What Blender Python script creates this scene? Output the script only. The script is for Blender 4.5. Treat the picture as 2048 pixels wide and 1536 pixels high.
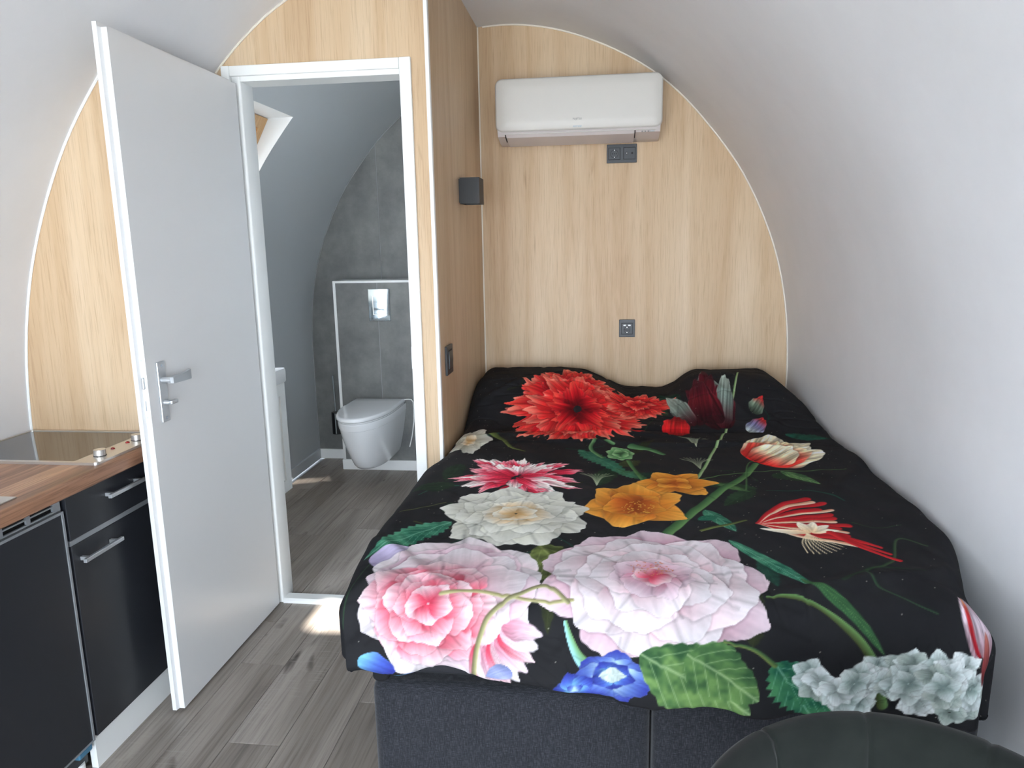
import bpy, bmesh, math, random
import numpy as np
from mathutils import Vector, Matrix

for o in list(bpy.data.objects):
    bpy.data.objects.remove(o)
SC = bpy.context.scene
COL = SC.collection
random.seed(7)

# ------------------------------------------------------------------ camera
H_CAM, YAW, PITCH, ROLL, F_PX = 1.4403, -0.1245, 0.1884, -0.0184, 1439.9
fwd = Vector((math.sin(YAW) * math.cos(PITCH), math.cos(YAW) * math.cos(PITCH), -math.sin(PITCH)))
rgt = Vector((math.cos(YAW), -math.sin(YAW), 0))
upv = rgt.cross(fwd)
r2 = rgt * math.cos(ROLL) + upv * math.sin(ROLL)
u2 = -rgt * math.sin(ROLL) + upv * math.cos(ROLL)
cam_d = bpy.data.cameras.new('camera')
cam_d.sensor_width = 36
cam_d.lens = F_PX / 2048 * 36
cam_d.clip_start = 0.02
cam = bpy.data.objects.new('camera', cam_d)
COL.objects.link(cam)
M = Matrix.Identity(4)
for i in range(3):
    M[i][0] = r2[i]; M[i][1] = u2[i]; M[i][2] = -fwd[i]
M[2][3] = H_CAM
cam.matrix_world = M
SC.camera = cam

# ------------------------------------------------------------------ light
SC.view_settings.view_transform = 'Standard'
SC.view_settings.look = 'None'
SC.view_settings.gamma = 1
SC.view_settings.use_curve_mapping = False
SC.view_settings.exposure = 0.0
WORLD_STRENGTH = 21.3
wd = bpy.data.worlds.new('daylight'); SC.world = wd
wd.use_nodes = True
bg = wd.node_tree.nodes['Background']
bg.inputs[0].default_value = (0.80, 0.895, 1.0, 1)
bg.inputs[1].default_value = WORLD_STRENGTH
SUN_DIR = Vector((0.30, -0.50, 0.812))       # towards the sun
sun_d = bpy.data.lights.new('sun', 'SUN'); sun_d.energy = 60; sun_d.angle = 0.03
sun_d.color = (1.0, 0.95, 0.86)
sun = bpy.data.objects.new('sun', sun_d); COL.objects.link(sun)
sun.location = (3, -4, 6)
sun.rotation_euler = SUN_DIR.to_track_quat('Z', 'Y').to_euler()

def portal(loc, direction, sx, sy):
    d = bpy.data.lights.new('daylight_portal', 'AREA'); d.shape = 'RECTANGLE'
    d.size = sx; d.size_y = sy; d.cycles.is_portal = True
    o = bpy.data.objects.new('daylight_portal', d); COL.objects.link(o)
    o.location = loc
    o.rotation_euler = (-Vector(direction)).to_track_quat('Z', 'Y').to_euler()

# ------------------------------------------------------------------ main dimensions (metres)
YD, YB, YK, YR, YFRONT = 2.6426, 3.7221, 2.1309, 4.70, -1.7
XC = -0.6056                      # face of the partition beside the bed
XSIDE = -1.42
CX, CZ, AX, AZ = -0.4799, 0.7207, 1.4317, 1.7794
YBOX = 4.46

# ------------------------------------------------------------------ helpers
W = {}
def lin(c):
    return tuple(((v / 255) / 12.92 if v / 255 <= 0.04045 else ((v / 255 + 0.055) / 1.055) ** 2.4) for v in c) + (1,)

def thing(name, label, cat, loc, group=None):
    o = bpy.data.objects.new(name, None); COL.objects.link(o)
    o.location = loc; o.empty_display_size = 0.05
    W[o] = Vector(loc)
    o['label'] = label; o['category'] = cat
    if group: o['group'] = group
    return o

def tag(o, label, cat, group=None):
    o['label'] = label; o['category'] = cat
    if group: o['group'] = group
    return o

def struct(o, label=None):
    o['kind'] = 'structure'
    if label: o['label'] = label
    return o

def root(name, loc, label):
    o = bpy.data.objects.new(name, None); COL.objects.link(o)
    o.location = loc; W[o] = Vector(loc); o.empty_display_size = 0.05
    return struct(o, label)

def add(name, geo, mat, parent=None, smooth=False, label=None):
    vs, fs = geo
    vs = [Vector(v) for v in vs]
    lo = Vector((min(v.x for v in vs), min(v.y for v in vs), min(v.z for v in vs)))
    hi = Vector((max(v.x for v in vs), max(v.y for v in vs), max(v.z for v in vs)))
    c = (lo + hi) / 2
    if parent is None: c.z = lo.z
    me = bpy.data.meshes.new(name)
    me.from_pydata([tuple(v - c) for v in vs], [], fs)
    bm = bmesh.new(); bm.from_mesh(me)
    bmesh.ops.recalc_face_normals(bm, faces=bm.faces)
    bm.to_mesh(me); bm.free()
    me.materials.append(mat)
    if smooth:
        me.polygons.foreach_set('use_smooth', [True] * len(me.polygons))
        if smooth != 'full':
            me.set_sharp_from_angle(angle=math.radians(smooth if smooth is not True else 35))
    o = bpy.data.objects.new(name, me); COL.objects.link(o)
    if parent is not None:
        o.parent = parent; o.location = c - W[parent]
    else:
        o.location = c
    W[o] = c
    if label: o['label'] = label
    return o

def box(x0, x1, y0, y1, z0, z1, b=0.0, seg=2):
    x0, x1 = min(x0, x1), max(x0, x1); y0, y1 = min(y0, y1), max(y0, y1); z0, z1 = min(z0, z1), max(z0, z1)
    bm = bmesh.new()
    bmesh.ops.create_cube(bm, size=1)
    for v in bm.verts:
        v.co = Vector(((x0 + x1) / 2 + v.co.x * (x1 - x0), (y0 + y1) / 2 + v.co.y * (y1 - y0), (z0 + z1) / 2 + v.co.z * (z1 - z0)))
    if b > 0:
        bmesh.ops.bevel(bm, geom=bm.edges[:], offset=min(b, 0.49 * min(x1 - x0, y1 - y0, z1 - z0)), segments=seg, affect='EDGES', profile=0.5)
    return dump(bm)

def dump(bm):
    bm.verts.index_update()
    vs = [v.co.copy() for v in bm.verts]; fs = [[v.index for v in f.verts] for f in bm.faces]
    bm.free()
    return vs, fs

def merge(*gs):
    vs, fs = [], []
    for v, f in gs:
        n = len(vs); vs += list(v); fs += [[i + n for i in q] for q in f]
    return vs, fs

def cyl(p0, p1, r0, r1=None, n=20, caps=True):
    p0, p1 = Vector(p0), Vector(p1); r1 = r0 if r1 is None else r1
    q = (p1 - p0).to_track_quat('Z', 'Y').to_matrix()
    a, b = q.col[0], q.col[1]
    vs, fs = [], []
    for k in range(n):
        t = 2 * math.pi * k / n; d = a * math.cos(t) + b * math.sin(t)
        vs += [p0 + d * r0, p1 + d * r1]
    for k in range(n):
        j = (k + 1) % n; fs.append([2 * k, 2 * j, 2 * j + 1, 2 * k + 1])
    if caps:
        fs.append([2 * k for k in range(n)][::-1]); fs.append([2 * k + 1 for k in range(n)])
    return vs, fs

def tube(path, r, n=8):
    path = [Vector(p) for p in path]; vs, fs = [], []
    rs = r if isinstance(r, (list, tuple)) else [r] * len(path)
    ref = None
    for i, p in enumerate(path):
        t = (path[min(i + 1, len(path) - 1)] - path[max(i - 1, 0)]).normalized()
        if ref is None:
            ref = t.orthogonal().normalized()
        ref = (ref - t * ref.dot(t)).normalized(); b = t.cross(ref)
        for k in range(n):
            a = 2 * math.pi * k / n
            vs.append(p + (ref * math.cos(a) + b * math.sin(a)) * rs[i])
    for i in range(len(path) - 1):
        for k in range(n):
            j = (k + 1) % n
            fs.append([i * n + k, i * n + j, (i + 1) * n + j, (i + 1) * n + k])
    fs.append(list(range(n))[::-1]); fs.append([(len(path) - 1) * n + k for k in range(n)])
    return vs, fs

def prism(poly, axis, a0, a1):
    """extrude a 2-D polygon; axis 'y': poly=(x,z); 'x': poly=(y,z); 'z': poly=(x,y)"""
    f = {'y': lambda p, a: (p[0], a, p[1]), 'x': lambda p, a: (a, p[0], p[1]), 'z': lambda p, a: (p[0], p[1], a)}[axis]
    n = len(poly)
    vs = [f(p, a0) for p in poly] + [f(p, a1) for p in poly]
    fs = [list(range(n)), list(range(n, 2 * n))[::-1]]
    for i in range(n):
        j = (i + 1) % n; fs.append([i, j, n + j, n + i])
    return vs, fs

def rrect(cx, cy, w, h, r, n=6):
    pts = []
    for sx, sy, a0 in ((1, 1, 0), (-1, 1, 90), (-1, -1, 180), (1, -1, 270)):
        for k in range(n + 1):
            a = math.radians(a0 + 90 * k / n)
            pts.append((cx + sx * (w / 2 - r) + r * math.cos(a), cy + sy * (h / 2 - r) + r * math.sin(a)))
    return pts

# ------------------------------------------------------------------ materials
def mat(name, rgb, rough=0.5, metal=0.0, spec=0.5, coat=0.0, sheen=0.0):
    m = bpy.data.materials.new(name); m.use_nodes = True
    b = m.node_tree.nodes['Principled BSDF']
    b.inputs['Base Color'].default_value = lin(rgb)
    b.inputs['Roughness'].default_value = rough
    b.inputs['Metallic'].default_value = metal
    b.inputs['Specular IOR Level'].default_value = spec
    b.inputs['Coat Weight'].default_value = coat
    b.inputs['Sheen Weight'].default_value = sheen
    return m

class N:
    """tiny node-graph helper"""
    def __init__(self, m):
        self.t = m.node_tree; self.b = self.t.nodes['Principled BSDF']
    def n(self, kind, **kw):
        x = self.t.nodes.new(kind)
        for k, v in kw.items(): setattr(x, k, v)
        return x
    def l(self, a, b): self.t.links.new(a, b)
    def coords(self, scale=(1, 1, 1), kind='Object', rnd=False):
        tc = self.n('ShaderNodeTexCoord'); mp = self.n('ShaderNodeMapping')
        mp.inputs['Scale'].default_value = scale
        self.l(tc.outputs[kind], mp.inputs[0])
        if rnd:
            oi = self.n('ShaderNodeObjectInfo'); mu = self.n('ShaderNodeMath', operation='MULTIPLY')
            mu.inputs[1].default_value = 37.0
            self.l(oi.outputs['Random'], mu.inputs[0]); self.l(mu.outputs[0], mp.inputs['Location'])
        return mp.outputs[0]
    def noise(self, vec, scale, detail=4, rough=0.5, dist=0.0):
        x = self.n('ShaderNodeTexNoise')
        x.inputs['Scale'].default_value = scale; x.inputs['Detail'].default_value = detail
        x.inputs['Roughness'].default_value = rough; x.inputs['Distortion'].default_value = dist
        self.l(vec, x.inputs['Vector'])
        return x.outputs['Fac']
    def ramp(self, fac, stops):
        x = self.n('ShaderNodeValToRGB'); e = x.color_ramp.elements
        while len(e) < len(stops): e.new(0.5)
        for i, (p, c) in enumerate(stops):
            e[i].position = p; e[i].color = lin(c)
        self.l(fac, x.inputs[0]); return x.outputs[0]
    def mix(self, fac, a, b, mode='MIX'):
        x = self.n('ShaderNodeMix', data_type='RGBA', blend_type=mode)
        if isinstance(fac, (int, float)): x.inputs[0].default_value = fac
        else: self.l(fac, x.inputs[0])
        for s, v in ((6, a), (7, b)):
            if isinstance(v, tuple): x.inputs[s].default_value = v
            else: self.l(v, x.inputs[s])
        return x.outputs[2]
    def maprange(self, v, a, b, c=0.0, d=1.0):
        x = self.n('ShaderNodeMapRange')
        for i, q in enumerate((a, b, c, d)): x.inputs[i + 1].default_value = q
        self.l(v, x.inputs[0]); return x.outputs[0]
    def col(self, c): self.l(c, self.b.inputs['Base Color'])
    def bump(self, h, strength=0.2, dist=0.002):
        x = self.n('ShaderNodeBump'); x.inputs['Strength'].default_value = strength; x.inputs['Distance'].default_value = dist
        self.l(h, x.inputs['Height']); self.l(x.outputs[0], self.b.inputs['Normal'])

def wood_panel():
    m = mat('oak_decor_panel', (200, 172, 138), 0.5, spec=0.35); g = N(m)
    wob = g.noise(g.coords((2.2, 2.2, 0.5)), 1.0, 3)
    v1 = g.coords((6, 6, 0.45))
    broad = g.noise(v1, 1.0, 5, 0.6, 0.8)
    fine = g.noise(g.coords((210, 210, 7)), 1.0, 4, 0.6)
    base = g.ramp(broad, [(0.28, (186, 156, 122)), (0.43, (199, 171, 138)), (0.56, (208, 183, 152)), (0.74, (217, 194, 165))])
    f2 = g.ramp(fine, [(0.3, (210, 200, 188)), (0.5, (255, 255, 255)), (0.8, (255, 252, 246))])
    c = g.mix(0.5, base, f2, 'MULTIPLY')
    # dark cracks and knots, stretched along the grain
    kn = g.noise(g.coords((7.5, 7.5, 1.6)), 1.0, 2, 0.5, 1.2)
    km = g.maprange(kn, 0.71, 0.80, 0, 0.7)
    fk = g.noise(g.coords((60, 60, 7)), 1.0, 3)
    kk = g.n('ShaderNodeMath', operation='MULTIPLY'); g.l(km, kk.inputs[0]); g.l(g.maprange(fk, 0.42, 0.6), kk.inputs[1])
    c = g.mix(kk.outputs[0], c, lin((128, 98, 66)))
    g.col(c); g.bump(fine, 0.08, 0.001)
    return m

def plank_mat():
    m = mat('grey_oak_vinyl', (120, 112, 104), 0.42, spec=0.45); g = N(m)
    oi = g.n('ShaderNodeObjectInfo')
    vb = g.coords((8, 0.7, 8), rnd=True); vf = g.coords((110, 3.0, 110), rnd=True)
    broad = g.noise(vb, 1.0, 4, 0.6, 0.8); fine = g.noise(vf, 1.0, 4, 0.6)
    base = g.ramp(broad, [(0.25, (124, 115, 108)), (0.45, (150, 141, 133)), (0.6, (166, 157, 149)), (0.8, (180, 172, 164))])
    c = g.mix(0.5, base, g.ramp(fine, [(0.3, (150, 146, 142)), (0.55, (255, 255, 255)), (0.8, (255, 255, 255))]), 'MULTIPLY')
    tint = g.ramp(oi.outputs['Random'], [(0.0, (226, 222, 219)), (1.0, (255, 255, 255))])
    c = g.mix(0.8, c, tint, 'MULTIPLY')
    kn = g.noise(g.coords((9, 2.6, 9), rnd=True), 1.0, 2, 0.5, 1.0)
    km = g.maprange(kn, 0.69, 0.78)
    c = g.mix(km, c, lin((66, 58, 52)))
    saw = g.noise(g.coords((14, 130, 14), rnd=True), 1.0, 1); sm = g.noise(g.coords((7, 1.6, 7), rnd=True), 1.0, 1)
    s1 = g.n('ShaderNodeMath', operation='MULTIPLY'); g.l(g.maprange(saw, 0.55, 0.68), s1.inputs[0]); g.l(g.maprange(sm, 0.55, 0.68, 0, 0.35), s1.inputs[1])
    c = g.mix(s1.outputs[0], c, lin((172, 165, 158)))
    g.col(c); g.bump(fine, 0.12, 0.001)
    return m

def worktop_mat():
    m = mat('walnut_strip_laminate', (160, 118, 90), 0.38, spec=0.45); g = N(m)
    tc = g.n('ShaderNodeTexCoord'); mp = g.n('ShaderNodeMapping'); g.l(tc.outputs['Object'], mp.inputs[0])
    mp.inputs['Rotation'].default_value = (0, 0, math.radians(90))
    br = g.n('ShaderNodeTexBrick'); g.l(mp.outputs[0], br.inputs['Vector'])
    br.inputs['Color1'].default_value = (0, 0, 0, 1); br.inputs['Color2'].default_value = (1, 1, 1, 1)
    br.inputs['Mortar'].default_value = (0.5, 0.5, 0.5, 1)
    br.inputs['Scale'].default_value = 1; br.inputs['Mortar Size'].default_value = 0
    br.inputs['Brick Width'].default_value = 0.55; br.inputs['Row Height'].default_value = 0.031
    br.inputs['Bias'].default_value = 0.0
    sep = g.n('ShaderNodeSeparateColor'); g.l(br.outputs['Color'], sep.inputs[0])
    c = g.ramp(sep.outputs[0], [(0.0, (136, 102, 82)), (0.35, (164, 122, 96)), (0.7, (188, 144, 114)), (1.0, (206, 164, 132))])
    grain = g.noise(g.coords((120, 5, 120)), 1.0, 5, 0.65, 0.6)
    c = g.mix(0.75, c, g.ramp(grain, [(0.25, (135, 122, 112)), (0.55, (255, 255, 255)), (0.85, (255, 245, 235))]), 'MULTIPLY')
    g.col(c)
    return m

def speckle(name, c1, c2, scale, rough, spec=0.4, bump=0.0, sc=(1, 1, 1), detail=6, sheen=0.0):
    m = mat(name, c1, rough, spec=spec, sheen=sheen); g = N(m)
    nz = g.noise(g.coords(sc), scale, detail, 0.65)
    g.col(g.ramp(nz, [(0.3, c1), (0.7, c2)]))
    if bump: g.bump(nz, bump, 0.002)
    return m

def weave(name, c1, c2, c3):
    m = mat(name, c1, 0.9, spec=0.2, sheen=0.15); g = N(m)
    a = g.noise(g.coords((900, 900, 90)), 1.0, 2); b = g.noise(g.coords((70, 70, 900)), 1.0, 2)
    mx = g.mix(0.5, a, b)
    g.col(g.ramp(mx, [(0.34, c1), (0.5, c2), (0.66, c3)])); g.bump(mx, 0.3, 0.0015)
    return m

M_wood = wood_panel()
M_plank = plank_mat()
M_top = worktop_mat()
M_shell = speckle('white_vault_lining', (223, 224, 227), (229, 230, 233), 3.0, 0.62, 0.35, 0.05)
M_white = mat('white_satin_paint', (236, 237, 235), 0.38)
M_door = mat('door_white_satin', (224, 224, 224), 0.34)
M_trim = mat('white_pvc_trim', (238, 238, 236), 0.35)
M_bead = mat('cream_bead', (224, 216, 202), 0.45)
M_black = mat('black_matt_front', (38, 40, 45), 0.36, spec=0.5)
M_blackp = mat('anthracite_plastic', (50, 53, 57), 0.42)
M_blackd = mat('black_void', (8, 8, 9), 0.7)
M_lamp = mat('black_powder_coat', (38, 39, 41), 0.55)
M_alu = mat('brushed_aluminium', (202, 205, 208), 0.4, 0.75)
M_alug = mat('grey_aluminium_strip', (168, 172, 176), 0.45, 0.6)
M_steel = mat('stainless_steel', (216, 213, 208), 0.3, 0.85)
M_chrome = mat('chrome', (190, 196, 200), 0.05, 1.0)
M_glass = mat('black_ceramic_glass', (14, 13, 12), 0.06, spec=0.6, coat=0.3)
M_red = mat('red_indicator_lens', (150, 20, 24), 0.15, coat=0.6)
M_ceram = mat('white_ceramic', (238, 239, 240), 0.12, coat=0.5)
M_acw = mat('white_ac_plastic', (208, 205, 199), 0.42)
M_acs = mat('satin_silver_plastic', (206, 198, 196), 0.35)
M_ink = mat('grey_ink', (96, 98, 100), 0.6)
M_blue = mat('blue_ink', (110, 160, 190), 0.6)
M_conc = speckle('grey_concrete_panel', (98, 99, 98), (132, 132, 129), 5.0, 0.45, 0.45, 0.05)
M_joint = mat('light_joint', (150, 152, 152), 0.6)
M_bathsh = mat('bathroom_vault_lining', (196, 200, 202), 0.6)
M_pine = speckle('pine_frame', (198, 150, 96), (222, 180, 128), 6.0, 0.4, 0.4, 0, (1, 14, 1))
M_denim = weave('charcoal_weave', (22, 23, 27), (34, 35, 40), (60, 61, 67))
M_matt = mat('dark_mattress_ticking', (30, 31, 36), 0.9)
M_velvet = speckle('dark_green_velvet', (17, 21, 19), (30, 34, 31), 9.0, 0.85, 0.12, 0.0, (1, 1, 1), 5, 0.15)
M_leg = mat('black_metal', (22, 22, 23), 0.4, 0.3)
M_bluepl = mat('blue_plastic', (70, 120, 150), 0.4)
M_concrete = speckle('terrace_slab', (150, 148, 142), (170, 168, 160), 3.0, 0.9)
def pane_mat():
    m = bpy.data.materials.new('window_glass'); m.use_nodes = True
    t = m.node_tree; t.nodes.clear()
    o = t.nodes.new('ShaderNodeOutputMaterial'); mx = t.nodes.new('ShaderNodeMixShader')
    tr = t.nodes.new('ShaderNodeBsdfTransparent'); gl = t.nodes.new('ShaderNodeBsdfGlossy'); fr = t.nodes.new('ShaderNodeFresnel')
    tr.inputs[0].default_value = (0.96, 0.96, 0.96, 1); gl.inputs['Roughness'].default_value = 0.02; fr.inputs[0].default_value = 1.45
    t.links.new(fr.outputs[0], mx.inputs[0]); t.links.new(tr.outputs[0], mx.inputs[1]); t.links.new(gl.outputs[0], mx.inputs[2])
    t.links.new(mx.outputs[0], o.inputs[0])
    return m
M_pane = pane_mat()

# ------------------------------------------------------------------ vault profile
TH = [0, 7, 12, 17, 22, 30, 37, 45, 53, 60, 65, 72, 80, 90]
RR = [.988, .9925, .998, 1.002, 1.0048, 1.0042, 1.0042, .9985, 1.001, 1.0012, .998, .9962, .998, 1.0]
def half_profile(extra_z=(), k=1.0):
    """points (distance from the axis, z) from the floor up to the crown"""
    th = np.arange(0, 90.01, 2.0)
    r = np.interp(th, TH, RR)
    r = np.convolve(np.r_[r[2], r[1], r, r[-2], r[-3]], [.1, .2, .4, .2, .1], 'valid')
    d = AX * r * np.cos(np.radians(th)); z = CZ + AZ * r * np.sin(np.radians(th))
    d = np.r_[d[0], d[0], d]; z = np.r_[0.0, 0.4, z]
    if k != 1.0:
        z = np.r_[0.0, H_CAM + k * (z[1:] - H_CAM)]; d = d * k
    for e in extra_z:
        i = np.searchsorted(z, e)
        if abs(z[min(i, len(z) - 1)] - e) < 1e-4: continue
        t = (e - z[i - 1]) / (z[i] - z[i - 1])
        d = np.insert(d, i, d[i - 1] + t * (d[i] - d[i - 1])); z = np.insert(z, i, e)
    return d, z
HD, HZ = half_profile()
def zarch(x, k=1.0):
    d, z = half_profile(k=k) if k != 1 else (HD, HZ)
    a = abs(x - CX * k)
    i = np.argsort(d[1:]); return float(np.interp(a, d[1:][i], z[1:][i]))
def xarch(z, side=-1, k=1.0):
    d, zz = half_profile(k=k) if k != 1 else (HD, HZ)
    return CX * k + side * float(np.interp(z, zz, d))
def under_arch(x0, x1, zb, k=1.0):
    """closed polygon (x, z) between x0 and x1 from height zb up to the vault"""
    c = CX * k; d, z = half_profile(k=k)
    xs = [c - q for q in d] + [c + q for q in d]
    xs = sorted(set(round(q, 5) for q in xs if x0 + 1e-3 < q < x1 - 1e-3))
    lowl = [(x0, zb)]; lowr = [(x1, zb)]
    return lowl + lowr + [(x1, zarch(x1, k))] + [(q, zarch(q, k)) for q in reversed(xs)] + [(x0, zarch(x0, k))]

def vault(ys, x_limit, openings, k=1.0, extra_z=(), crown=None):
    """openings: (y0, y1, z0, z1) on the left side"""
    d, z = half_profile(extra_z, k); c = CX * k
    prof = [(c - q, w) for q, w in zip(d, z)] + [(c + q, w) for q, w in list(zip(d, z))[::-1][1:]]
    if x_limit is not None:
        prof = [p for p in prof if p[0] <= x_limit[1] + 1e-6 and p[0] >= x_limit[0] - 1e-6]
        if x_limit[0] > c - d[0] + 1e-3: prof = [(x_limit[0], zarch(x_limit[0], k))] + prof
        if x_limit[1] < c + d[0] - 1e-3: prof = prof + [(x_limit[1], zarch(x_limit[1], k))]
    if crown:
        prof = [q for p, nx in zip(prof, prof[1:] + [None]) for q in ([p] + ([(c_, zarch(c_)) for c_ in crown[2:] if nx and p[0] < c_ < nx[0]]))]
    vs, fs = [], []
    for y in ys:
        vs += [(p[0], y, p[1]) for p in prof]
    n = len(prof)
    for i in range(len(ys) - 1):
        ym = (ys[i] + ys[i + 1]) / 2
        for j in range(n - 1):
            zm = (prof[j][1] + prof[j + 1][1]) / 2; xm = (prof[j][0] + prof[j + 1][0]) / 2
            if any(a < ym < b and e < zm < f and xm < c for a, b, e, f in openings): continue
            if crown and crown[0] < ym < crown[1] and crown[2] < xm < crown[3] and zm > 1.5: continue
            fs.append([i * n + j, i * n + j + 1, (i + 1) * n + j + 1, (i + 1) * n + j])
    return vs, fs

# ================================================================== STRUCTURE
SKY1 = (2.86, 3.505, 1.30, 2.075)      # bathroom roof window
SKY2 = (0.88, 1.12, -0.21, 0.05)       # unseen roof light added in the crown for the sun patch: y0, y1, x0, x1
K2 = 1.0366
vault_o = struct(add('ceiling', merge(
    vault([YFRONT, -0.8, 0.2, SKY2[0], SKY2[1], 1.9, YD + 0.04], None, [], 1.0, (), SKY2),
    vault([YD + 0.04, 3.2, YB + 0.02], (XC - 0.03, 3), [])), M_shell, smooth='full'),
    'white barrel-vault lining of the living space')
bath_v = struct(add('wall_bathroom_left', vault([YD + 0.05, SKY1[0], SKY1[1], 4.1, YR + 0.02], (-9, XC - 0.01), [SKY1], K2, SKY1[2:]), M_bathsh, smooth='full'),
    'pale grey curved lining of the bathroom')

# floor: slab + single planks
floor = struct(add('floor', box(-2.05, 1.05, YFRONT - 0.1, YR + 0.1, -0.06, -0.006), M_blackp), 'grey oak plank floor')
PW, PL, XA0 = 0.1648, 1.245, -1.2674
offs = {-1: 2.485, 0: 2.20, 1: 1.795, 2: 2.66, 3: 2.02, 4: 2.33, -2: 2.1, -3: 1.7, -4: 2.8}
for kcol in range(-4, 14):
    x0 = XA0 + kcol * PW; x1 = x0 + PW
    x0c, x1c = max(x0, -1.99), min(x1, 0.97)
    if x1c - x0c < 0.01: continue
    o0 = offs.get(kcol, 1.5 + (kcol * 0.47) % 1.2)
    y = o0 - PL * math.ceil((o0 - YFRONT) / PL)
    while y < YR:
        a, b = max(y, YFRONT), min(y + PL, YR)
        if b - a > 0.02:
            add('plank', box(x0c + 0.0006, x1c - 0.0006, a + 0.0006, b - 0.0006, -0.006, 0.0, 0.0012, 1), M_plank, floor)
        y += PL

# wood walls
wall_back = struct(add('wall_back', prism(under_arch(XC - 0.02, CX + HD[0] + 0.01, 0), 'y', YB, YB + 0.03), M_wood), 'oak-look arched panel wall behind the bed')
wall_part = struct(add('wall_partition', prism([(YD + 0.02, 0), (YR, 0), (YR, zarch(XC) + 0.1), (YD + 0.02, zarch(XC) + 0.1)], 'x', XC - 0.05, XC), M_wood), 'oak-look partition beside the bed')
wall_door = struct(add('wall_door', merge(
    prism(under_arch(XSIDE, -1.345, 0), 'y', YD, YD + 0.08),
    prism(under_arch(-1.345, -0.69, 2.075), 'y', YD, YD + 0.08),
    prism(under_arch(-0.69, XC - 0.0002, 0), 'y', YD, YD + 0.08)), M_wood), 'oak-look wall around the bathroom door')
wall_kit = struct(add('wall_kitchen', merge(
    prism(under_arch(CX - HD[0] - 0.01, XSIDE, 0), 'y', YK, YK + 0.03),
    prism([(YK + 0.03, 0), (YD, 0), (YD, 2.075), (YK + 0.03, 2.075)], 'x', XSIDE - 0.03, XSIDE)), M_wood), 'oak-look end panel above the worktop')

# beads along the arches and corners
def arch_path(x0, x1, y, inset=0.003):
    out = []
    c = CX
    d, z = HD, HZ
    full = [(c - q, w) for q, w in zip(d, z)] + [(c + q, w) for q, w in list(zip(d, z))[::-1][1:]]
    for x, zz in full:
        if x0 - 1e-6 <= x <= x1 + 1e-6:
            v = Vector((c - x, CZ - zz)); v.normalize() if zz > CZ else None
            if zz <= CZ: v = Vector((1 if x < c else -1, 0))
            out.append((x + v.x * inset, y, zz + v.y * inset))
    return out
struct(add('trim_1', tube(arch_path(XC, 3, YB - 0.002), 0.0042, 6), M_bead, smooth=True), 'cream bead along the arch behind the bed')
struct(add('trim_2', tube(arch_path(XSIDE, XC, YD - 0.002), 0.0042, 6), M_bead, smooth=True), 'cream bead along the arch above the bathroom door')
struct(add('trim_3', tube(arch_path(-3, XSIDE, YK - 0.002), 0.0042, 6), M_trim, smooth=True), 'white bead along the arch beside the kitchen')
struct(add('trim_4', box(XC - 0.012, XC + 0.002, YD - 0.003, YD + 0.02, 0, zarch(XC) - 0.001, 0.0015, 1), M_trim), 'white corner strip of the partition')
struct(add('trim_5', box(XC, XC + 0.006, YB - 0.006, YB, 0, zarch(XC) - 0.001), M_bead), 'cream bead in the bedroom corner')

# ------------------------------------------------------------------ front glazing behind the camera
fr = root('wall_front', (CX, YFRONT, 0), 'glazed front of the pod with white frame')
add('glazing_frame', merge(
    prism(under_arch(CX - HD[0] - 0.01, CX - 1.28, 0), 'y', YFRONT - 0.05, YFRONT),
    prism(under_arch(CX - 1.12, CX + 1.12, 2.06), 'y', YFRONT - 0.05, YFRONT),
    prism(under_arch(CX - 1.28, CX - 1.12, 1.72), 'y', YFRONT - 0.05, YFRONT),
    prism(under_arch(CX + 1.12, CX + 1.28, 1.72), 'y', YFRONT - 0.05, YFRONT),
    prism(under_arch(CX + 1.28, CX + HD[0] + 0.01, 0), 'y', YFRONT - 0.05, YFRONT),
    box(CX - 1.28, CX + 1.28, YFRONT - 0.05, YFRONT, 0, 0.06)), M_white, fr)
for dx in (-0.62, 0.0, 0.62):
    add('mullion', box(CX + dx - 0.03, CX + dx + 0.03, YFRONT - 0.05, YFRONT, 0.06, 2.06, 0.004), M_white, fr)
for a, b in ((-1.28, -0.65), (-0.59, -0.03), (0.03, 0.59), (0.65, 1.28)):
    add('pane', box(CX + a, CX + b, YFRONT - 0.03, YFRONT - 0.024, 0.06, 2.06 if abs(a + b) < 1.5 else 1.72), M_pane, fr)
portal((CX, YFRONT - 0.06, 1.05), (0, 1, 0), 2.56, 2.0)
struct(add('floor_terrace', box(-4, 3, YFRONT - 4, YFRONT - 0.06, -0.16, -0.06), M_concrete), 'paved terrace outside the glazing')

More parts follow.
